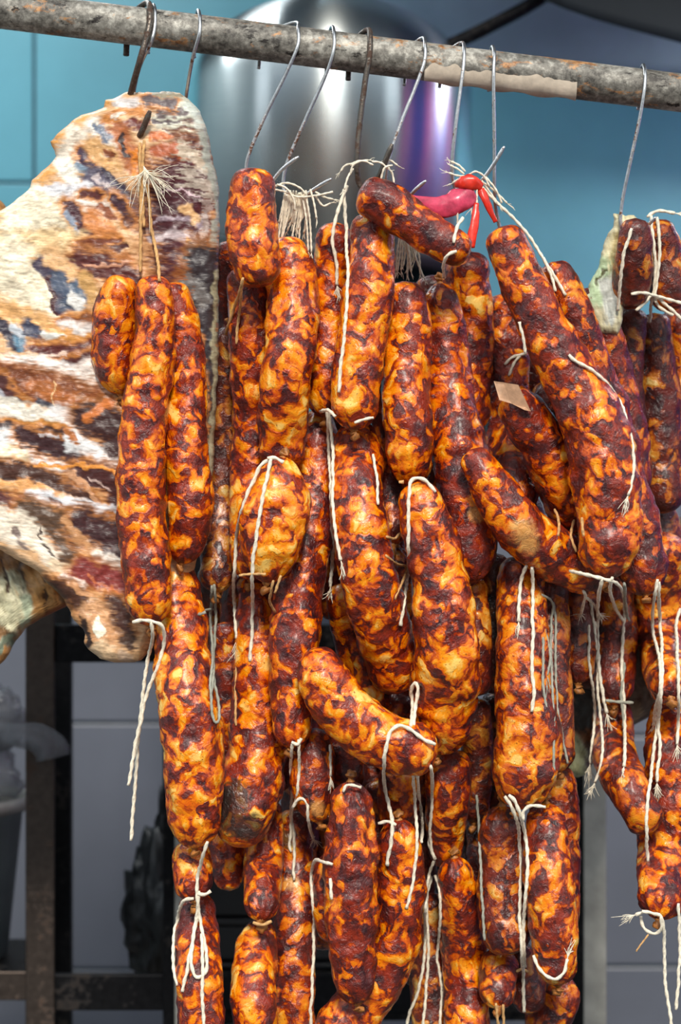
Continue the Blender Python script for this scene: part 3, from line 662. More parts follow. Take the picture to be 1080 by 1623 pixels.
# ------------------------------------------------------------------ cured pork slabs
def stroke_field(X, Y, strokes, base, seed, warp=1.0, ang=0.12, sl=1.0, amber=True):
    p = np.stack([X, Y, 0 * X], -1)
    wx = 9 * fbm(p * 0.022, 3, seed) + 5 * fbm(p * 0.09, 2, seed + 9)
    wy = 9 * fbm(p * 0.022 + 50, 3, seed + 3) + 5 * fbm(p * 0.09 + 50, 2, seed + 12)
    # fibre streaks run along the meat grain
    ca, sa = math.cos(ang), math.sin(ang)
    u = X * ca + Y * sa; v = -X * sa + Y * ca
    fib = fbm(np.stack([u * 0.018 * sl, v * 0.19, 0 * u], -1), 3, seed + 20)
    fib2 = fbm(np.stack([u * 0.05 * sl, v * 0.5, 0 * u], -1), 2, seed + 24)
    XX = X + warp * wx + 4 * fib; YY = Y + warp * wy + 3 * fib + 1.2 * fib2
    col = np.broadcast_to(lin(base), X.shape + (3,)).copy()
    full = []
    for s_ in strokes:                      # dark lean meat wears a translucent amber fringe against the fat
        if amber and sum(s_[2]) < 260 and s_[1] > 11 and len(s_[0]) > 1 and s_[2][0] > s_[2][2]: full.append((s_[0], s_[1] + 11, (206, 132, 66), 0.9))
        full.append(s_)
    for (pts, w, c, *rest) in full:
        soft = rest[0] if rest else 0.8
        st = rest[1] if len(rest) > 1 else 0.35
        q = np.asarray(pts, float)
        if len(q) == 1: q = np.concatenate([q, q + 0.5])
        dist = np.full(X.shape, 1e9)
        for a, b in zip(q[:-1], q[1:]):
            ab = b - a; t = np.clip(((XX - a[0]) * ab[0] + (YY - a[1]) * ab[1]) / (ab @ ab + 1e-9), 0, 1)
            dist = np.minimum(dist, np.hypot(XX - a[0] - ab[0] * t, YY - a[1] - ab[1] * t))
        edge = dist / (w / 2.0) + st * 0.9 * fib2 + st * 0.8 * fib
        al = np.clip((1 - edge) / soft + 0.5, 0, 1); al = al * al * (3 - 2 * al)
        col = col * (1 - al[..., None]) + lin(c) * al[..., None]
    fib3 = fbm(np.stack([u * 0.07 * sl, v * 0.8 + 0.6 * fib, 0 * u], -1), 3, seed + 28); gr = fbm(p * 0.32, 3, seed + 30)
    col *= (1 + 0.26 * fib2 + 0.12 * fib + 0.26 * fib3 + 0.12 * gr)[..., None]
    return np.clip(col, 0.004, 1)
def slab(name, left, right, d0, thick, strokes, base, label, cat, mat, seed, step=1.9, ridge=7.0, ang=0.12, tilt=None, edgew=26.0, sl=1.0, hgain=2.0, backcol=(150, 110, 80)):
    """left/right: (x, y) outlines, top to bottom"""
    l = np.asarray(left, float); r = np.asarray(right, float)
    y0, y1 = max(l[0, 1], r[0, 1]), min(l[-1, 1], r[-1, 1])
    ny = int((y1 - y0) / step) + 1; yy = np.linspace(y0, y1, ny)
    xl = np.interp(yy, l[:, 1], l[:, 0]); xr = np.interp(yy, r[:, 1], r[:, 0])
    q = np.stack([yy, 0 * yy, 0 * yy], -1)
    xl = xl + 5 * fbm(q * 0.05, 3, seed + 40); xr = xr + 3 * fbm(q * 0.05, 3, seed + 41)
    nx = max(12, int((xr - xl).max() / step)); tt = np.linspace(0, 1, nx)
    X = xl[:, None] + (xr - xl)[:, None] * tt[None]; Y = np.repeat(yy[:, None], nx, 1)
    Y = Y + (4 * fbm(np.stack([X * 0.06, 0 * X, 0 * X], -1), 3, seed + 42)) * (1 - np.minimum(1, (Y - y0) / 40))
    col = stroke_field(X, Y, strokes, base, seed, ang=ang, sl=sl)
    lum = col.mean(-1)
    p = np.stack([X, Y, 0 * X], -1)
    e = np.minimum(np.minimum(X - xl[:, None], xr[:, None] - X), np.minimum(Y - y0, y1 - Y))
    e = np.clip(e / edgew, 0, 1); rim = 1 - np.sqrt(np.clip(1 - (1 - e) ** 2, 0, 1))
    d = d0 + rim * thick * 0.55 - ridge * fbm(p * 0.012, 2, seed + 50) - ridge * 0.5 * fbm(p * 0.05, 3, seed + 51) - hgain * (lum - 0.3)
    if tilt is not None: d = d + tilt(X, Y)
    f = PA(X, Y, d).reshape(-1, 3)
    back = PA(X, Y, np.maximum(d0 + thick + (tilt(X, Y) if tilt is not None else 0) - rim * thick * 0.45, d + 1)).reshape(-1, 3)
    i = np.arange(ny - 1)[:, None] * nx; j = np.arange(nx - 1)[None]
    fa = np.stack([i + j, i + nx + j, i + nx + j + 1, i + j + 1], -1).reshape(-1, 4)
    ring = list(range(nx)) + [k * nx + nx - 1 for k in range(1, ny)] + [(ny - 1) * nx + k for k in range(nx - 2, -1, -1)] + [k * nx for k in range(ny - 2, 0, -1)]
    n = nx * ny
    # back: coarse is enough, but share the ring so the piece is closed
    fb = fa[:, ::-1] + n
    side = [[ring[a], ring[(a + 1) % len(ring)], ring[(a + 1) % len(ring)] + n, ring[a] + n] for a in range(len(ring))]
    cb = np.broadcast_to(lin(backcol), (n, 3)) * (1 + 0.3 * fbm(p.reshape(-1, 3) * 0.05, 2, seed + 60))[:, None]
    o = mesh_obj(name, np.concatenate([f, back]), fa.tolist() + fb.tolist() + side, mat, None, True, tuple(P(l[0, 0], l[0, 1], d0)), np.concatenate([col.reshape(-1, 3), np.clip(cb, 0, 1)]))
    tag(o, label, cat)
    return o
CR, WH, TAN, ORG = (240,226,198), (222,212,206), (226,172,112), (204,124,58)
MAR, DM, BRN, BLU, GB, DK = (92,38,34), (64,30,34), (112,60,34), (78,80,98), (140,152,166), (52,40,44)
PORK = [
 ([(160,160),(120,190),(88,215),(85,250),(50,285),(20,320),(-10,345)], 30, (216,152,78)),
 ([(120,215),(105,240)], 34, (230,215,196)), ([(125,243),(142,262)], 15, (72,54,70)), ([(122,258),(138,268)], 12, (128,146,164)),
 ([(150,200),(172,228)], 30, (232,222,210)), ([(155,205),(170,228)], 12, (104,116,136)), ([(166,204),(178,222)], 8, (120,130,146)),
 ([(150,235),(175,260)], 34, (214,164,108)), ([(168,245),(178,252)], 10, (130,70,40)),
 ([(100,258),(118,282)], 26, (242,236,222)),
 ([(142,278),(185,308),(215,335)], 34, (92,84,100)), ([(150,280),(200,330)], 8, (180,164,164)), ([(165,272),(205,312)], 9, (64,56,72)), ([(180,318),(210,350)], 14, (70,40,50)),
 ([(55,302),(110,303),(135,296)], 24, (216,214,218)),
 ([(40,320),(70,360)], 70, CR), ([(20,360),(60,340)], 50, CR),
 ([(132,312),(160,335)], 28, (240,228,216)), ([(112,330),(130,350),(140,365)], 22, (72,36,46)), ([(104,338),(130,374)], 10, (140,150,168)), ([(90,366),(120,372)], 11, (56,44,54)),
 ([(136,308),(152,312)], 14, (92,46,44)), ([(148,345),(182,372)], 28, (208,132,74)), ([(160,330),(178,345)], 10, (150,86,56)),
 ([(-10,388),(60,382),(125,378)], 36, (236,202,152)), ([(130,385),(190,377)], 16, (112,56,36)), ([(142,394),(205,388)], 9, (78,36,36)),
 ([(292,190)], 110, (206,204,186)), ([(250,180),(290,176)], 12, (110,96,96)), ([(245,195),(300,192)], 7, (96,84,88)), ([(260,210),(315,206)], 6, (104,90,92)), ([(250,222),(310,220)], 9, (80,54,60)), ([(300,170),(330,240)], 16, (196,200,190)),
 ([(230,158),(272,165)], 16, (92,78,80)), ([(195,164),(210,166)], 24, (206,196,192)), ([(240,148),(285,150)], 8, (150,140,120)),
 ([(170,196),(185,185),(228,178)], 15, (208,136,74)), ([(186,202),(235,196)], 11, (108,46,40)), ([(178,190),(200,185)], 6, (232,214,196)),
 ([(190,212),(214,262)], 30, (176,104,62)), ([(195,222),(200,250)], 10, (60,40,40)), ([(216,240),(216,275)], 14, (222,132,48)),
 ([(300,280),(285,330),(300,400),(310,470)], 120, (76,32,38)),
 ([(245,238),(310,252)], 18, (176,92,56)), ([(240,215),(262,222)], 14, (206,112,56)),
 ([(285,240),(330,262)], 22, (188,168,146), 0.5, 0.9), ([(300,275),(335,300)], 34, (176,160,146), 0.4, 1.2), ([(325,320),(330,370)], 14, (150,128,120), 0.4, 1.2),
 ([(255,306),(285,304),(312,312)], 4, (196,166,172)), ([(248,353),(285,347),(325,354)], 6, (160,140,150)),
 ([(245,384),(272,372),(300,378)], 15, (196,178,180)), ([(300,382),(335,396)], 10, (232,176,116)), ([(292,333),(312,348)], 16, (218,172,120)),
 ([(322,210),(340,285),(348,340),(346,430)], 14, (160,160,148)),
 ([(322,410),(326,500),(320,600),(318,770)], 62, (54,46,50)), ([(300,440),(325,480)], 20, (112,108,106), 0.5, 1.0), ([(312,540),(318,700)], 14, (76,72,74), 0.6, 1.2),
 ([(345,430),(344,560),(340,680),(333,820)], 11, (164,158,130)),
 ([(150,400),(200,410)], 24, (206,140,90)), ([(130,412),(170,425),(205,445)], 44, (86,36,32)), ([(140,420),(200,418)], 5, (196,140,110)),
 ([(80,405),(110,430)], 34, (226,178,126)), ([(20,405),(50,470),(78,482)], 62, CR), ([(5,430),(30,470)], 50, CR),
 ([(62,412),(85,450),(98,488)], 17, (80,70,86)), ([(88,438),(112,478)], 26, (76,86,106)), ([(120,455),(135,470)], 22, (86,100,120)), ([(115,470),(130,480)], 14, (226,222,216)), ([(70,438),(90,490)], 7, (70,30,36)),
 ([(135,440),(150,470)], 22, (196,150,90)), ([(-10,490),(40,502),(95,525)], 42, TAN), ([(100,505),(140,500),(170,505)], 12, (128,74,40)), ([(110,520),(150,525),(170,520)], 34, WH), ([(85,520),(110,530)], 20, (222,160,96)),
 ([(-10,505),(24,548)], 24, (58,52,66)), ([(20,515),(34,530)], 16, (196,200,206)), ([(42,514),(62,532)], 22, (62,64,84)), ([(28,542),(46,553)], 20, (78,118,142)), ([(70,530),(100,535)], 12, (222,220,214)),
 ([(55,547),(110,540),(150,533)], 14, (196,136,64)), ([(55,556),(110,560),(160,548)], 26, MAR), ([(95,580),(150,566)], 18, (80,34,30)), ([(-10,560),(50,565)], 16, (214,160,92)), ([(60,566),(100,562)], 5, (214,180,160)),
 ([(-10,575),(60,582),(100,598),(150,612)], 36, (246,238,232)), ([(140,590),(165,640)], 34, (240,226,216)),
 ([(-10,590),(40,608),(90,624),(146,636)], 48, (122,62,28)), ([(50,612),(110,630)], 22, (170,98,46)), ([(-5,600),(18,640)], 24, (84,48,46)), ([(55,636),(88,641)], 13, (62,58,68)), ([(-10,615),(8,640)], 16, (170,168,176)), ([(80,604),(92,640)], 3, (216,170,120)),
 ([(-10,640),(35,654),(85,662)], 28, (242,232,216)), ([(98,655),(125,695)], 38, (236,230,226)), ([(-10,668),(60,674),(98,682)], 11, (204,144,72)),
 ([(140,664),(200,680),(170,725)], 56, (64,36,34)), ([(138,660),(165,645),(180,640)], 14, (206,118,54)), ([(185,600),(200,640)], 20, (70,40,36)),
 ([(-10,674),(40,684),(100,692)], 16, (66,46,44)), ([(-10,695),(40,700),(72,732),(115,732)], 30, (226,226,226)), ([(-10,716),(30,716)], 22, (246,228,194)), ([(30,690),(62,706),(125,716)], 24, (64,38,40)), ([(60,694),(90,697)], 4, (190,180,180)),
 ([(112,698),(130,704),(160,732),(195,742)], 24, (236,236,236)), ([(105,690),(120,698)], 10, (180,110,60)),
 ([(-10,740),(50,752),(110,775),(142,797)], 32, (76,46,36)), ([(130,748),(195,760),(190,802)], 42, (74,38,36)), ([(50,736),(110,735),(195,743)], 7, (228,148,64)), ([(108,748),(135,770),(156,802)], 9, (206,152,112)), ([(140,757),(180,772)], 4, (200,170,160)),
 ([(-10,792),(40,800)], 26, (96,54,52)), ([(-10,762),(40,770),(90,782),(132,800)], 11, (232,168,104)), ([(48,790),(80,788),(120,800),(190,813)], 19, (226,226,230)), ([(82,790),(94,795)], 8, (130,110,110)),
 ([(48,808),(100,815),(190,818)], 10, (208,128,58)), ([(40,815),(90,830),(110,885)], 44, (90,66,50)), ([(130,836),(190,850),(192,885)], 54, (66,38,40)),
 ([(-10,820),(28,852)], 40, (232,218,198)), ([(26,822),(55,850),(82,888)], 24, (236,222,202)), ([(20,835),(40,865)], 8, (130,112,104)), ([(60,840),(66,860)], 3, (90,74,66)), ([(70,865),(84,880)], 3, (80,64,58)),
 ([(100,830),(140,865),(168,898)], 13, (198,144,98)), ([(160,885),(200,902)], 22, (250,242,232)), ([(-10,868),(40,890),(70,908)], 16, (226,186,146)),
 ([(84,892),(112,902)], 16, (240,214,180)), ([(130,908),(195,930)], 44, (134,54,50)), ([(95,915),(132,930)], 13, (238,232,226)), ([(140,915),(190,945)], 6, (190,100,60)),
 ([(76,930),(130,950),(150,992)], 34, (78,48,36)), ([(110,925),(140,945),(165,960)], 10, (206,150,104)), ([(145,955),(165,962)], 10, (230,200,170)),
 ([(180,960),(195,990)], 34, (72,42,34)), ([(150,975),(170,1012)], 46, (212,158,112)), ([(157,996)], 24, (252,244,220), 0.2, 0.1), ([(165,1032)], 38, (228,194,154)), ([(198,1042)], 26, (204,174,146)), ([(205,1014)], 24, (84,60,48)), ([(130,985),(140,1020)], 10, (60,42,36)),
]
slab1 = slab('pork_slab',
  [(200,146),(186,152),(168,160),(166,172),(146,178),(130,182),(118,190),(92,212),(82,224),(90,248),(72,268),(52,286),(36,308),(8,330),(-20,345),(-70,400),(-90,560),(-90,760),(-60,850),(0,872),(60,906),(100,948),(112,970),(128,995),(142,1030),(158,1044),(180,1050)],
  [(284,146),(300,156),(318,176),(330,215),(338,250),(346,285),(349,340),(347,420),(346,540),(342,680),(334,800),(326,850),(300,920),(262,985),(240,1030),(226,1046),(214,1050)],
  48, 46, PORK, (212,166,120), 'large slab of cured pork belly at left with dark meat and white fat stripes', 'cured meat', M['pork'], 3)
RIND = [([(0,900),(40,900)], 60, (150,104,60)), ([(35,880),(40,950)], 10, (70,50,36)), ([(70,910),(80,960)], 50, (206,150,86)), ([(72,890),(74,985)], 4, (90,60,40)), ([(100,930),(104,970)], 16, (120,84,50)),
  ([(15,930),(20,985)], 44, (206,200,166)), ([(40,955),(44,980)], 18, (176,184,156)), ([(-10,1000),(30,1020)], 24, (150,112,74)), ([(60,985),(110,960)], 12, (150,84,40)), ([(-20,1040),(20,1010)], 14, (120,130,110)), ([(5,890),(14,940)], 6, (84,58,50))]
slab('pork_rind', [(-120,300),(-110,420),(-120,800),(-110,900),(-100,1010),(-60,1060)], [(-20,300),(8,325),(30,380),(60,800),(122,900),(134,930),(120,955),(70,978),(40,995),(24,1020),(4,1050),(-10,1060)],
  140, 60, RIND, (176,128,76), 'yellowish folded pork rind hanging behind the big slab at far left', 'cured meat', M['rind'], 8, 3.2, 16.0, 1.2, None, 30, 1.0, 12.0)
GR = [([(985,345),(970,420)], 26, (214,204,164)), ([(975,380),(980,420)], 18, (190,176,124)), ([(955,420),(950,470)], 34, (170,190,150)), ([(968,455),(964,500)], 26, (176,178,170)), ([(962,430),(952,455)], 5, (84,84,50))]
slab('fat_strip', [(976,332),(970,360),(958,385),(948,420),(934,450),(922,470),(932,500),(952,530)], [(1006,340),(1016,352),(1004,390),(998,440),(992,480),(988,505),(980,530)],
  70, 30, GR, (196,186,150), 'pale greenish strip of pork fat hooked at the left of the cross-tied bunch', 'cured meat', M['rind'], 14, 2.6, 8.0, 1.4, None, 14, 1.0, 6.0)
DKS = [([(900,960),(1040,960)], 60, (70,54,46)), ([(920,1060),(930,1140)], 60, (66,66,62)), ([(905,1180),(920,1225)], 34, (170,172,132)), ([(1000,1080),(1040,1100)], 50, (110,84,66)), ([(1010,1120),(1000,1140)], 20, (150,124,96))]
slab('smoked_slab', [(900,820),(880,900),(876,1000),(880,1100),(888,1200),(900,1232)], [(1100,820),(1104,900),(1100,1060),(1060,1120),(1004,1150),(950,1195),(926,1228),(915,1232)],
  330, 60, DKS, (86,66,54), 'dark smoked slab of meat hanging far behind the right-hand sausages', 'cured meat', M['rind'], 21, 4.0, 14.0, 1.0, None, 26, 1.0, 10.0)
_sl = np.array([(200,146),(166,172),(82,224),(36,308),(-20,345),(-90,560),(-60,850),(60,906),(112,970),(142,1030),(180,1050)], float)
_sr = np.array([(284,146),(330,215),(349,340),(346,540),(334,800),(262,985),(214,1050)], float)
def SLABF(x, y):
    if 146 < y < 1050 and np.interp(y, _sl[:, 1], _sl[:, 0]) < x < np.interp(y, _sr[:, 1], _sr[:, 0]): return 38.0
    return 1e9

for s in SAUS: solve(s)
ROOT = {}
for i, s in enumerate(SAUS):
    build_sausage(s, i); ROOT[s['key']] = s['root']

# twine tied to the sausages
T('left_a', [[(210,986),(226,983),(240,985),(256,992),(260,1015),(252,1052),(238,1085),(228,1120),(214,1185),(203,1245)], [(240,985),(241,1012),(232,1060),(226,1100),(219,1180),(215,1235),(208,1332)]], 5.0)
T('left_a', [[(222,226),(223,300),(223,380),(223,432)], [(234,292),(240,360),(250,412),(254,446)], [(228,222),(226,300),(229,360)]], 4.6, 'twine_tan')
T('paired', [[(430,728),(414,738),(396,775),(380,820),(373,880),(371,950),(375,1012)], [(430,728),(418,780),(406,850),(400,905),(401,970),(396,1048)], [(424,726),(436,726),(450,733)]], 5.0, 'twine', (0,))
T('mid_left', [[(518,648),(521,700),(524,760),(526,830),(528,870),(524,930)], [(522,655),(528,720),(528,800),(533,850),(540,888)], [(508,652),(520,650),(532,660)]], 4.8, 'twine', (0, 1))
T('cross', [[(545,300),(549,360),(551,430),(548,510),(541,575),(538,622)], [(552,294),(540,320),(530,356),(527,385),(534,420),(534,452)]], 4.8, 'twine', (1,))
T('front_mid', [[(690,780),(676,762),(660,758),(650,770),(648,820),(647,900),(641,950),(636,992)]], 5.0)
T('shade_g', [[(612,880),(630,894),(645,900),(634,930),(626,950)]], 3.6, 'twine_tan')
T('big', [[(902,562),(912,572),(940,588),(968,614),(988,648),(1000,690),(1005,730),(1001,765),(996,785)]], 4.6, 'twine', (0,))
T('big', [[(752,282),(785,318),(830,362),(862,410),(885,446),(897,468)], [(862,408),(876,440),(880,462)]], 4.2)
T('big', [[(905,905),(935,912),(958,918),(980,926),(990,950),(988,1010),(986,1060),(990,1120),(991,1180),(990,1215)], [(955,916),(949,945),(948,1000),(951,1060),(955,1100),(962,1130)], [(972,915),(968,935),(976,965),(988,985)]], 5.0, 'twine', (0, 1))
T('right_back', [[(1042,918),(1036,960),(1036,1000),(1044,1032),(1048,1060),(1046,1100),(1042,1150),(1030,1250),(1025,1310),(1028,1365)], [(1046,922),(1045,970),(1050,1030),(1050,1080),(1044,1150),(1047,1180),(1041,1240)], [(1050,1080),(1040,1120),(1036,1150)]], 4.8, 'twine', (1, 2))
T('right_c', [[(1078,965),(1072,990),(1076,1060),(1076,1130),(1074,1180)], [(1070,968),(1080,962),(1090,966)]], 4.8, 'twine', (0,))
T('right_d', [[(1018,1444),(1036,1448),(1050,1456),(1054,1500),(1054,1550),(1062,1600),(1066,1640)], [(1048,1452),(1048,1472),(1036,1480),(1020,1470),(1016,1452)], [(1020,1446),(1008,1450)], [(1076,1432),(1078,1500),(1076,1560),(1072,1600)]], 4.6, 'twine', (2,))
T('right_d', [[(1028,1481),(1018,1494),(1008,1508)]], 2.4, 'twine_tan')
T('curl', [[(690,1180),(672,1172),(654,1158),(634,1150),(620,1160),(611,1190),(609,1240),(618,1280),(622,1310),(614,1372)], [(652,1152),(655,1120),(652,1096),(658,1082),(663,1092),(660,1115),(656,1150)]], 5.2)
T('low_mid2', [[(656,1226),(657,1262),(660,1300),(660,1350),(654,1400),(645,1440)], [(661,1226),(666,1270),(670,1310),(668,1335)], [(600,1305),(616,1302),(628,1308)]], 4.6)
T('low_mid', [[(683,1214),(686,1262),(682,1310),(684,1345),(690,1362)], [(690,1360),(680,1340),(682,1320)]], 4.6, 'twine')
T('low_pair', [[(690,1362),(680,1386),(674,1440),(674,1500),(666,1560),(648,1610),(642,1640)], [(684,1390),(676,1430),(680,1500),(676,1560),(670,1640)], [(690,1388),(698,1420),(697,1480),(694,1520),(700,1570),(698,1640)]], 4.4)
T('mid_strip', [[(464,1176),(460,1215),(463,1250),(461,1295),(466,1320),(466,1395)], [(474,1172),(474,1215),(472,1260),(462,1290),(460,1340),(463,1350)], [(463,1280),(474,1266),(486,1272),(488,1300),(498,1330)], [(462,1176),(472,1180),(478,1170)]], 4.4, 'twine', (2,))
T('left_d', [[(330,1334),(318,1370),(312,1400),(316,1450),(328,1510),(326,1540),(312,1549),(304,1530),(308,1480),(316,1440)], [(308,1424),(290,1430),(278,1470),(274,1520),(281,1562)], [(316,1412),(310,1460),(300,1520),(290,1572)], [(320,1480),(322,1540),(321,1590),(324,1640)], [(312,1416),(324,1418),(334,1412)]], 4.8)
T('wrinkled_mate', [[(528,1370),(512,1366),(500,1364),(494,1390),(497,1440),(497,1500),(495,1560),(492,1628)], [(524,1392),(526,1425)]], 4.6, 'twine')
T('low_right', [[(836,896),(828,915),(823,950),(822,985)], [(844,898),(845,940),(845,1000),(844,1060),(847,1090),(844,1128)], [(800,1262),(812,1280),(822,1310),(826,1370),(824,1440),(828,1520),(832,1604)], [(806,1260),(818,1272),(828,1302),(836,1350),(836,1400),(830,1460),(832,1532)]], 5.0, 'twine', (0,))
T('low_right2', [[(830,1300),(830,1285),(842,1277),(864,1279)], [(846,1514),(858,1540),(880,1552),(894,1540),(900,1520)]], 4.6, 'twine', (1,))
T('shade_m', [[(858,942),(876,956),(874,1000),(875,1080),(878,1140),(879,1232)], [(878,954),(882,990),(881,1050),(884,1120),(890,1160),(900,1210)], [(860,975),(872,1040),(868,1070)], [(861,1010),(862,1090),(867,1125)]], 3.8, 'twine_grey', (2,))
T('diag', [[(924,936),(928,946),(922,972)], [(928,946),(940,956),(950,972)], [(935,950),(942,990),(945,1030)], [(934,990),(935,1060),(943,1110),(940,1170),(936,1210)], [(944,985),(948,1060),(950,1120),(956,1170),(952,1210),(944,1240)]], 4.2, 'twine', (0, 1, 3, 4))
T('right_a', [[(990,925),(992,960),(998,985)], [(960,1110),(975,1112),(1004,1114)], [(990,1050),(986,1100),(990,1170)]], 4.4, 'twine_grey', (0,))
T('shade_a', [[(336,928),(334,980),(337,1040),(334,1090),(338,1138),(346,1144),(348,1125),(342,1090),(338,1062)], [(340,926),(342,980),(338,1060),(336,1100)], [(338,966),(322,968),(314,975),(326,970)]], 4.0, 'twine_grey')
T('stub', [[(386,440),(376,475),(368,500),(358,530)], [(384,446),(379,500),(374,545)]], 4.0, 'twine_tan')
T('behind_stub', [[(380,912),(398,910),(422,910)], [(434,920),(428,950),(436,970)], [(446,912),(436,940)], [(375,1020),(374,1080),(374,1150)]], 3.6, 'twine_tan')
T('mid_low', [[(562,670),(580,664),(592,662)], [(592,720),(598,760),(600,800)]], 4.0)
T('col_a', [[(632,764),(640,764)]], 4.4, 'twine_tan')
T('low_leftlink', [[(402,1462),(416,1466),(432,1460)]], 4.6, 'twine_tan')
T('right_e', [[(1032,342),(1036,380),(1040,420),(1036,468)], [(1002,362),(990,400),(984,440),(980,492)], [(1000,466),(1018,464),(1036,468),(1058,474),(1088,482)], [(1008,492),(1024,480),(1036,468),(1060,486),(1082,508)], [(1036,468),(1032,490),(1030,510)]], 4.6)
T('right_f', [[(1026,344),(1034,338),(1046,334),(1070,338)], [(1036,468),(1046,486),(1068,500)], [(1042,344),(1046,400),(1038,468)]], 4.6, 'twine', (0,))
T('col_d', [[(800,578),(812,566),(834,560)], [(806,596),(816,574),(826,562)], [(834,560),(830,535),(824,510)]], 4.0, 'twine')
T('col_c', [[(704,440),(703,420),(710,404),(724,398)], [(720,385),(724,360),(734,345)]], 4.6)
T('right_knuckle', [[(880,808),(886,822),(884,850)], [(910,825),(906,850),(914,875)], [(922,820),(926,850)]], 4.0, 'twine_tan')
T('shade_f', [[(612,850),(626,854),(634,846)]], 4.0, 'twine_tan')
T('low_dark2', [[(545,1255),(552,1244),(574,1248)], [(524,1180),(524,1230)]], 4.0, 'twine', (1,))
T('ball', [[(786,1590),(788,1610),(794,1640)], [(798,1592),(798,1640)], [(818,1540),(828,1536),(836,1540)]], 4.0, 'twine_tan')
T('shade_j', [[(756,1260),(760,1320),(764,1420),(768,1490)]], 4.0, 'twine_grey')
for i, (k_, lines, w, mat, fray) in enumerate(STR): build_twine(ROOT[k_], lines, w, mat, fray, i)
# dry casing flap on the slanted sausage
mb = MB(); q = [(783,604),(800,606),(822,610),(836,640),(842,652),(832,650),(812,640),(792,634)]
fl = min(front(x, y) for x, y in [(800,620),(815,625),(830,645)])
v = [P(x, y, fl - 5 - 6 * (i % 3)) for i, (x, y) in enumerate(q)] + [P(x, y, fl - 3.4 - 6 * (i % 3)) for i, (x, y) in enumerate(q)]
n = len(q); mb.add(v, [list(range(n))[::-1], [n + i for i in range(n)]] + [[i, (i + 1) % n, n + (i + 1) % n, n + i] for i in range(n)])
M['flap'] = plain('dry_casing_flap', (196, 154, 122), 0.45, 0, 0.15, 120.0, 0.4)
mb.build('casing_flap', M['flap'], ROOT['right_fold'], False, np.array(ROOT['right_fold'].location))
# frayed tuft on the twine of the slab-side sausages
mb = MB(); rr = random.Random(4); p0 = np.array(P(228, 276, 30))
for dv, ln, cnt in (((0.8, -0.3, -0.35), 66, 22), ((0.5, -0.3, -0.9), 60, 20), ((-0.6, -0.25, -0.7), 48, 14), ((0.2, -0.3, -1.0), 40, 12)):
    fray_geo(mb, p0 + np.array([0, 0, rr.uniform(0, 14) * S0]), np.array(dv), ln * S0, 0.75 * S0, cnt, rr, 0.3)
mb.build('frayed_end', M['twine'], ROOT['left_a'], True, np.array(ROOT['left_a'].location))['kind'] = 'stuff'

# ------------------------------------------------------------------ hooks
def hook(pts, r, mat, label, tipr=None):
    root = empty('meat_hook', P(*pts[len(pts) // 2]), label, 'hook', 'S-shaped hooks on the pipe')
    c = catmull([P(*p) for p in pts], 0.0016)
    rad = np.full(len(c), r * S0); rad[-4:] *= np.linspace(1, 0.6, 4)
    v, f = tube(c, rad, 10); mesh_obj('wire', v, f, mat, root, True, root.location)
def over(x, w=0, lift=7, tipdrop=44, side=-10):
    y = bar_y(x); r = 30.5 + lift
    return [(x + side, y + tipdrop, BAR_D + r * 0.8), (x + side * 0.9, y, BAR_D + r), (x + side * 0.5, y - r * 0.7, BAR_D + r * 0.7), (x, y - r, BAR_D), (x + 3, y - r * 0.7, BAR_D - r * 0.72), (x + 2, y, BAR_D - r)]
hook(over(234, 0, 8.5, 44, -34) + [(222,95,20),(208,145,60),(203,175,102),(205,205,112),(214,222,90),(222,214,44),(230,196,30),(238,176,22)], 5.0, M['rusty'], 'thick rusty hook with its tip poking out through the pork slab')
hook(over(243, 0, 6.5, 40, -8) + [(238,70,26),(222,105,60),(212,150,102),(214,190,112),(232,206,112),(244,196,112)], 3.0, M['steel'], 'thin bright hook crossing behind the thick rusty one at the pork slab')
hook(over(314, 0, 6.5, 38, -6) + [(306,90,40),(297,140,80),(292,180,106),(284,205,112),(270,205,112),(264,190,112)], 3.0, M['steel'], 'thin hook running down to the top right corner of the pork slab')
hook(over(470, 0, 6.5, 36, -60) + [(452,120,30),(420,185,40),(393,250,48),(392,285,52),(404,304,40),(425,294,20),(448,268,10),(474,248,4)], 2.9, M['steel'], 'slanting thin hook above the folded stub sausage')
hook(over(527, 0, 6.5, 36, -10) + [(516,120,30),(482,195,40),(454,262,50),(450,300,54),(464,318,46),(486,308,26),(506,295,14),(526,283,8)], 2.9, M['steel'], 'slanting thin hook above the white twine bundle left of the drum highlight')
hook(over(584, 0, 8.5, 40, -32) + [(579,130,24),(570,200,26),(566,260,30),(570,292,40),(586,300,30),(600,282,6),(610,258,-4),(622,228,-10)], 4.6, M['rusty'], 'thick dark hook in the middle with its blunt tip rising right')
hook(over(671, 0, 6.5, 38, -30) + [(658,140,24),(636,195,24),(616,255,26),(612,300,40),(624,326,44),(644,316,26),(660,300,12),(676,286,4)], 3.0, M['steel'], 'thin hook slanting down to the knobbed crosswise sausage')
hook(over(733, 0, 6.5, 34, -36) + [(729,150,24),(722,205,26),(717,262,34),(722,298,44),(742,308,36),(764,286,10),(782,262,0),(800,232,-6)], 3.0, M['steel'], 'thin hook holding the red plastic strip')
hook(over(781, 0, 6.5, 34, -6) + [(783,160,28),(784,230,40),(784,300,56),(787,335,86),(797,372,100),(812,380,100),(822,366,96)], 3.0, M['steel'], 'thin straight hook right of the red plastic strip')
hook(over(1020, 0, 6.5, 34, -8) + [(1014,190,30),(1000,255,40),(986,325,52),(986,362,56),(1004,374,56),(1024,360,40),(1040,344,28)], 2.9, M['steel'], 'thin hook at far right holding the cross-tied bunch')

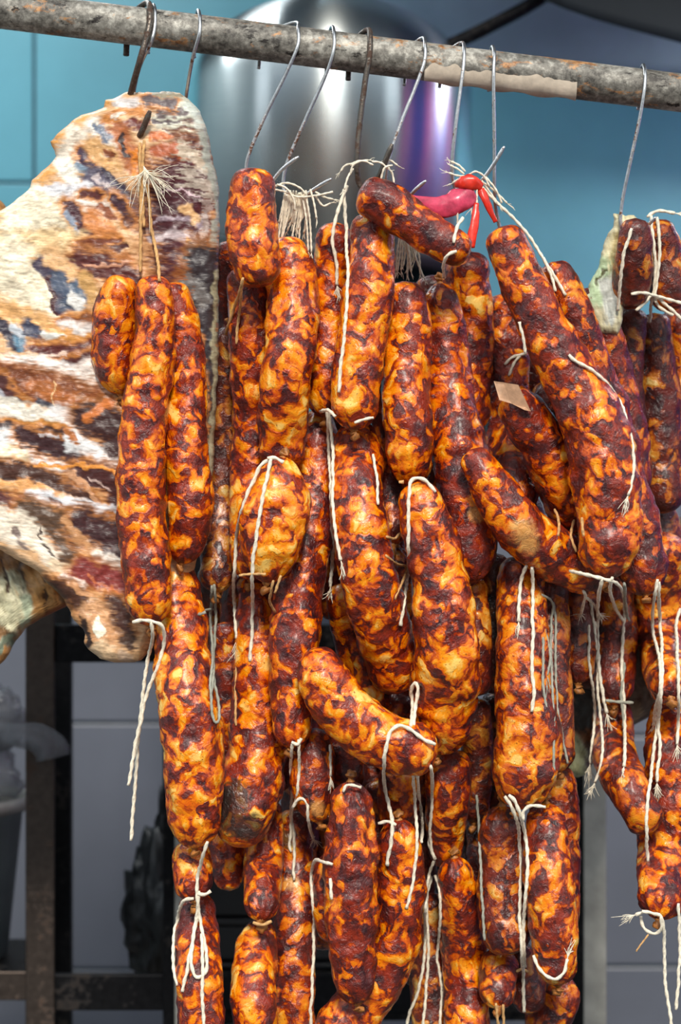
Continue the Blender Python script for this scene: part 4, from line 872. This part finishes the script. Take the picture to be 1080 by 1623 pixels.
# ------------------------------------------------------------------ twine bundles and red strip on the hooks
def bundle(name, label, strands, loops, w=3.2):
    root = empty(name, P(*strands[0][0]), label, 'twine', 'twine bundles on the hooks'); org = np.array(root.location)
    for grp, nm in ((strands, 'strand'), (loops, 'loop')):
        for s in grp:
            mb = MB(); c = catmull([P(*p) for p in s], 3.0 * S0); twine_geo(mb, c, w / 2 * S0, False); mb.build(nm, M['twine'], root, True, org)
    mb = MB(); rr = random.Random(len(strands))
    for s in strands:
        a, b = np.array(P(*s[-2])), np.array(P(*s[-1])); dv = (b - a) / np.linalg.norm(b - a); fray_geo(mb, b, dv, 12 * S0, 0.7 * S0, 4, rr, 0.2)
    mb.build('frayed_end', M['twine'], root, True, org)['kind'] = 'stuff'
rr = random.Random(12)
st = []
for i in range(16):
    x = 446 + i * 2.8; st.append([(452 + i * 2.2, 306 + rr.uniform(-5, 5), 20 - i % 5), (x, 335 + rr.uniform(-6, 6), 26), (x - 6 + rr.uniform(-5, 6), 366 + rr.uniform(-20, 26), 32 + (i % 4) * 3)])
st += [[(484,304,8),(491,345,10),(494,400,14)], [(478,304,10),(486,350,12),(489,398,18)], [(492,300,4),(498,322,2),(502,346,2)], [(500,304,10),(514,312,10),(528,316,12)], [(500,310,12),(512,326,12),(524,322,14)]]
bundle('twine_bundle', 'thick white twine bundle spilling from the hook right of the folded stub', st, [[(433,296,16),(455,290,8),(476,298,4),(486,310,8)], [(434,300,18),(452,304,8),(472,312,6),(500,310,6),(528,304,10)], [(440,292,12),(456,300,2),(466,318,4),(468,334,8)]])
st = []
for i in range(9):
    x = 630 + i * 4.2; st.append([(634 + i * 2, 376 + rr.uniform(-3, 3), 46), (x, 400 + rr.uniform(-6, 6), 42), (x - 2 + rr.uniform(-3, 5) , 424 + rr.uniform(-8, 10), 40)])
st += [[(650,376,42),(660,410,36),(672,440,36)], [(644,374,42),(648,400,36),(652,430,36)]]
bundle('twine_bundle', 'white twine bundle drooping below the knobbed crosswise sausage', st, [[(622,372,50),(640,366,44),(656,378,46)]])
st = [[(556,262,4),(566,256,0),(584,254,-4)], [(560,268,4),(552,280,-10),(546,300,-16)], [(590,256,-8),(604,258,-8),(616,268,-6)], [(612,262,0),(622,275,0),(626,300,4)], [(566,258,2),(548,262,4),(540,272,6)], [(606,256,0),(618,254,4),(630,262,8)]]
bundle('twine_bundle', 'white twine wound round the thick dark middle hook', st, [[(556,276,-6),(560,262,-10),(576,255,-14),(592,262,-12)], [(604,284,-10),(610,266,-12),(622,262,-6)]])
st = [[(736,276,10),(726,268,10),(714,262,10)], [(740,280,8),(724,278,8),(712,274,8)], [(738,272,10),(728,262,10),(716,256,12)], [(752,284,-6),(756,300,-10),(756,324,-10)], [(750,286,-6),(751,306,-10),(748,328,-10)], [(764,286,0),(778,306,4),(792,326,4)], [(768,290,0),(786,304,4),(804,322,6)], [(744,282,6),(728,284,8),(718,290,10)]]
bundle('twine_bundle', 'frayed white twine tuft tied over the red plastic strip', st, [[(740,280,-4),(754,272,-8),(768,280,-4),(776,296,0)], [(726,358,-8),(726,336,-14),(734,318,-14),(746,308,-10)], [(770,280,0),(786,300,0),(796,322,4)]])
# red plastic strip
M['red'] = plain('red_plastic', (222, 52, 34), 0.28, 0, 0.2, 90.0, 0.3)
M['pink'] = plain('pink_plastic', (206, 66, 96), 0.25, 0, 0.25, 90.0, 0.4)
root = empty('plastic_strip', P(742, 292, 0), 'red and pink plastic strip knotted on a hook above the sausages', 'plastic strip'); org = np.array(root.location)
def ribbon(pts, widths, th, seed):
    c = catmull([P(*p) for p in pts], 3 * S0); n = len(c)
    w = np.interp(np.linspace(0, 1, n), np.linspace(0, 1, len(widths)), widths) / 2 * S0
    ang = np.linspace(0, 2 * math.pi, 14, endpoint=False); t, a, b = frames(c)
    L = np.linspace(0, 4, n)
    R = 1 + 0.35 * fbm(np.stack([np.cos(ang)[None] * 2 + 0 * L[:, None], np.sin(ang)[None] * 2 + 0 * L[:, None], L[:, None] + 0 * ang[None]], -1), 2, seed)
    v = c[:, None] + (w[:, None] * R)[..., None] * (np.cos(ang)[None, :, None] * a[:, None] * th + np.sin(ang)[None, :, None] * b[:, None])
    _, f = sweep(c, np.ones((n, 14)), 14); return v.reshape(-1, 3), f
for nm, mt, a_ in (('knot', M['red'], ([(722,294,-4),(735,290,-12),(750,290,-12),(764,296,-6)], [8, 22, 24, 12], 0.6, 1)),
                   ('tail', M['red'], ([(762,300,-6),(772,322,-8),(786,352,0)], [12, 12, 8], 0.5, 2)),
                   ('tail', M['red'], ([(756,322,-10),(752,350,-16),(746,392,-20)], [8, 14, 16], 0.5, 3)),
                   ('ribbon', M['pink'], ([(752,306,-8),(728,318,-12),(702,328,-12),(674,322,-6),(648,312,4)], [26, 40, 36, 22, 8], 0.35, 4))):
    v, f = ribbon(*a_); mesh_obj(nm, v, f, mt, root, True, org)

# ------------------------------------------------------------------ background clutter
M['bucket'] = plain('grey_plastic', (112, 120, 124), 0.5, 0, 0.1, 30.0, 0.1)
BD = 950; bp = P(-110, 1538, BD + 130); bp = (bp[0], bp[1], P(0, 1540.5, RY + 14)[2])
bucket = empty('plastic_bucket', bp, 'grey plastic bucket standing on the rack crossbar at lower left', 'bucket')
k2 = S0 * (1 + (BD + 130) * S0 / CD); v, f = lathe([(120*k2, 0), (142*k2, 236*k2), (150*k2, 238*k2), (146*k2, 238*k2), (122*k2, 12*k2)], 48); mesh_obj('body', v, f, M['bucket'], bucket)
v, f = lathe([(143*k2, 232*k2), (158*k2, 232*k2), (158*k2, 252*k2), (146*k2, 252*k2), (143*k2, 246*k2)], 48); mesh_obj('rim', v, f, plain('bucket_rim', (140, 136, 130), 0.5), bucket)
k = NT('clear_film'); tc = k.n('ShaderNodeTexCoord').outputs['Object']
M['film'] = k.out(Base_Color=srgb(110, 110, 116), Roughness=0.22, Alpha=0.5, Normal=k.bump(k.noise(tc, 70, 4, 0.6), 0.6, 0.004))
def crumple(c, rad, seed, mat, name, parent, amp=0.35, nu=40, nv=24):
    vv = []
    u, w = np.meshgrid(np.linspace(0, 2*math.pi, nu, endpoint=False), np.linspace(0.04, math.pi - 0.04, nv))
    dirs = np.stack([np.cos(u) * np.sin(w), np.sin(u) * np.sin(w), np.cos(w)], -1)
    r_ = 1 + amp * fbm(dirs * 2.2 + seed, 4, seed) - amp * 0.5 * np.abs(fbm(dirs * 5 + seed, 2, seed + 4))
    pos = dirs * r_[..., None] * np.array(rad) + np.array(c)
    f = []
    for j in range(nv - 1):
        for i in range(nu): f.append((j*nu + i, (j+1)*nu + i, (j+1)*nu + (i+1) % nu, j*nu + (i+1) % nu))
    f.append(tuple(range(nu))); f.append(tuple((nv-1)*nu + i for i in range(nu))[::-1])
    return mesh_obj(name, pos.reshape(-1, 3), f, mat, parent, True, parent.location if parent else c)
film = empty('plastic_bag', P(-60, 1290, 960), 'crumpled clear plastic bag stuffed in the grey bucket', 'bag')
crumple(P(-60, 1225, 1080), (0.075, 0.06, 0.05), 3, M['film'], 'bag_body', film)
crumple(P(-12, 1140, 1040), (0.04, 0.03, 0.04), 5, M['film'], 'bag_neck', film)
c = [P(-10,1150,1030), P(20,1165,870), P(55,1168,858), P(80,1185,858), P(86,1200,858)]
v, f = sweep(catmull(c, 0.006), np.interp(np.linspace(0, 1, len(catmull(c, 0.006))), [0, 0.4, 0.6, 1], [0.014, 0.006, 0.012, 0.02])[:, None] * (1 + 0.3 * np.sin(np.arange(12) * 2.1))[None], 12)
mesh_obj('bag_handle', v, f, M['film'], film, True, film.location)
M['black'] = plain('black_plastic', (22, 22, 24), 0.4, 0, 0.2, 30.0, 0.2)
crates = [('lowest black crate of the stack behind the bottom sausages', 1526, 1592), ('middle black crate of the stack behind the bottom sausages', 1456, 1524), ('topmost black crate of the stack behind the bottom sausages', 1376, 1454)]
for lb, y0_, y1_ in crates:
    cr = empty('crate', P(430, y1_, 990), lb, 'crate', 'black crates on the rack')
    part_box('body', M['black'], cr, 312, 560, y0_ + 12, y1_, 960, 300, 0.004); part_box('rim', M['black'], cr, 306, 566, y0_, y0_ + 12, 952, 316, 0.003)
bag = empty('black_bag', P(235, 1540, 1000), 'lumpy black bag hanging beside the pale rack post at lower left', 'bag')
crumple(P(250, 1450, 1075), (0.042, 0.05, 0.085), 9, M['black'], 'bag_body', bag, 0.5)
crumple(P(264, 1350, 1075), (0.014, 0.02, 0.07), 11, M['black'], 'bag_neck', bag, 0.5)
M['foam'] = plain('pale_box', (150, 158, 160), 0.6)
fb_ = empty('pale_box', P(440, 1720, 990), 'pale grey box under the lower shelf behind the bottom sausages', 'box')
part_box('body', M['foam'], fb_, 340, 552, 1624, 1760, 985, 200, 0.003); 
M['pinkbox'] = plain('pink_tub', (206, 96, 120), 0.5)

# tarpaulin and strut under the ceiling at the right
M['tarp'] = plain('grey_tarp', (158, 184, 198), 0.7, 0, 0.1, 6.0, 0.2)
M['tarp_dark'] = plain('dark_tarp', (34, 42, 50), 0.7, 0, 0.1, 6.0, 0.2)
def sheet(name, grid, mat, label, cat, th=0.004):
    g = np.array([[P(*p) for p in row] for row in grid]); ny, nx = g.shape[:2]
    rows = [catmull(g[j], 0.03) for j in range(ny)]; m_ = max(len(r_) for r_ in rows)
    rows = np.array([np.stack([np.interp(np.linspace(0, 1, m_), np.linspace(0, 1, len(r_)), r_[:, k_]) for k_ in range(3)], 1) for r_ in rows])
    cols = []
    for i in range(m_):
        c_ = catmull(rows[:, i], 0.03); cols.append(np.stack([np.interp(np.linspace(0, 1, 20), np.linspace(0, 1, len(c_)), c_[:, k_]) for k_ in range(3)], 1))
    q = np.array(cols).transpose(1, 0, 2); n_ = q.shape[0] * q.shape[1]
    v = np.concatenate([q.reshape(-1, 3), q.reshape(-1, 3) + np.array([0, th, 0])]); f = []
    A, B = q.shape[:2]
    for j in range(A - 1):
        for i in range(B - 1):
            a = j * B + i; f.append([a, a + B, a + B + 1, a + 1]); f.append([n_ + a, n_ + a + 1, n_ + a + B + 1, n_ + a + B])
    ring = list(range(B)) + [k_ * B + B - 1 for k_ in range(1, A)] + [(A - 1) * B + k_ for k_ in range(B - 2, -1, -1)] + [k_ * B for k_ in range(A - 2, 0, -1)]
    f += [[ring[a], ring[(a + 1) % len(ring)], n_ + ring[(a + 1) % len(ring)], n_ + ring[a]] for a in range(len(ring))]
    o = mesh_obj(name, v, f, mat, None, True, tuple(g[0, 0])); return tag(o, label, cat)
sheet('tarpaulin', [[(480,-330,1500),(760,-330,1500),(1050,-330,1480),(1400,-330,1450)], [(520,-60,1640),(760,-40,1660),(1050,-30,1640),(1400,-10,1600)], [(560,70,1800),(760,100,1800),(1050,118,1800),(1400,140,1780)]], M['tarp'], 'grey-blue tarpaulin slung under the ceiling behind the pipe', 'tarpaulin')
sheet('valance', [[(830,-330,1180),(1000,-330,1180),(1400,-330,1180)], [(845,-80,1190),(1000,-40,1190),(1400,0,1190)], [(865,0,1200),(980,40,1200),(1400,150,1200)]], M['tarp_dark'], 'dark hanging valance at the upper right corner above the pipe', 'valance')
strut = empty('roof_strut', P(780, 30, 1300), 'dark slanting strut under the tarpaulin above the pipe', 'strut')
v, f = tube(catmull([P(690,82,1300), P(780,40,1300), P(900,-30,1300), P(1300,-300,1250)], 0.02), 0.0085, 12); mesh_obj('strut_bar', v, f, M['rack_dark'], strut, True, strut.location)

# unseen coloured strips, added at the right-hand wall to stripe the drum's reflection
cur = empty('strip_curtain', (XW - 0.03, 0.75, 2.2), 'pink purple and blue strips added out of view for the drum to reflect', 'curtain')
mats = [plain('strip_' + n_, c_, 0.5) for n_, c_ in (('pink', (236, 96, 190)), ('blue', (60, 90, 200)), ('violet', (140, 90, 210)), ('pale_pink', (246, 170, 220)))]
for i in range(12):
    m = MB(); y_ = 0.10 + i * 0.085; m.box((XW - 0.03, y_, 0.9), (XW - 0.024, y_ + 0.07, 2.2)); m.build('strip', mats[(i * 3 + i // 4) % 4], cur, False, cur.location)
print('tris', sum(len(o.data.polygons) * 2 for o in SC.objects if o.type == 'MESH'))
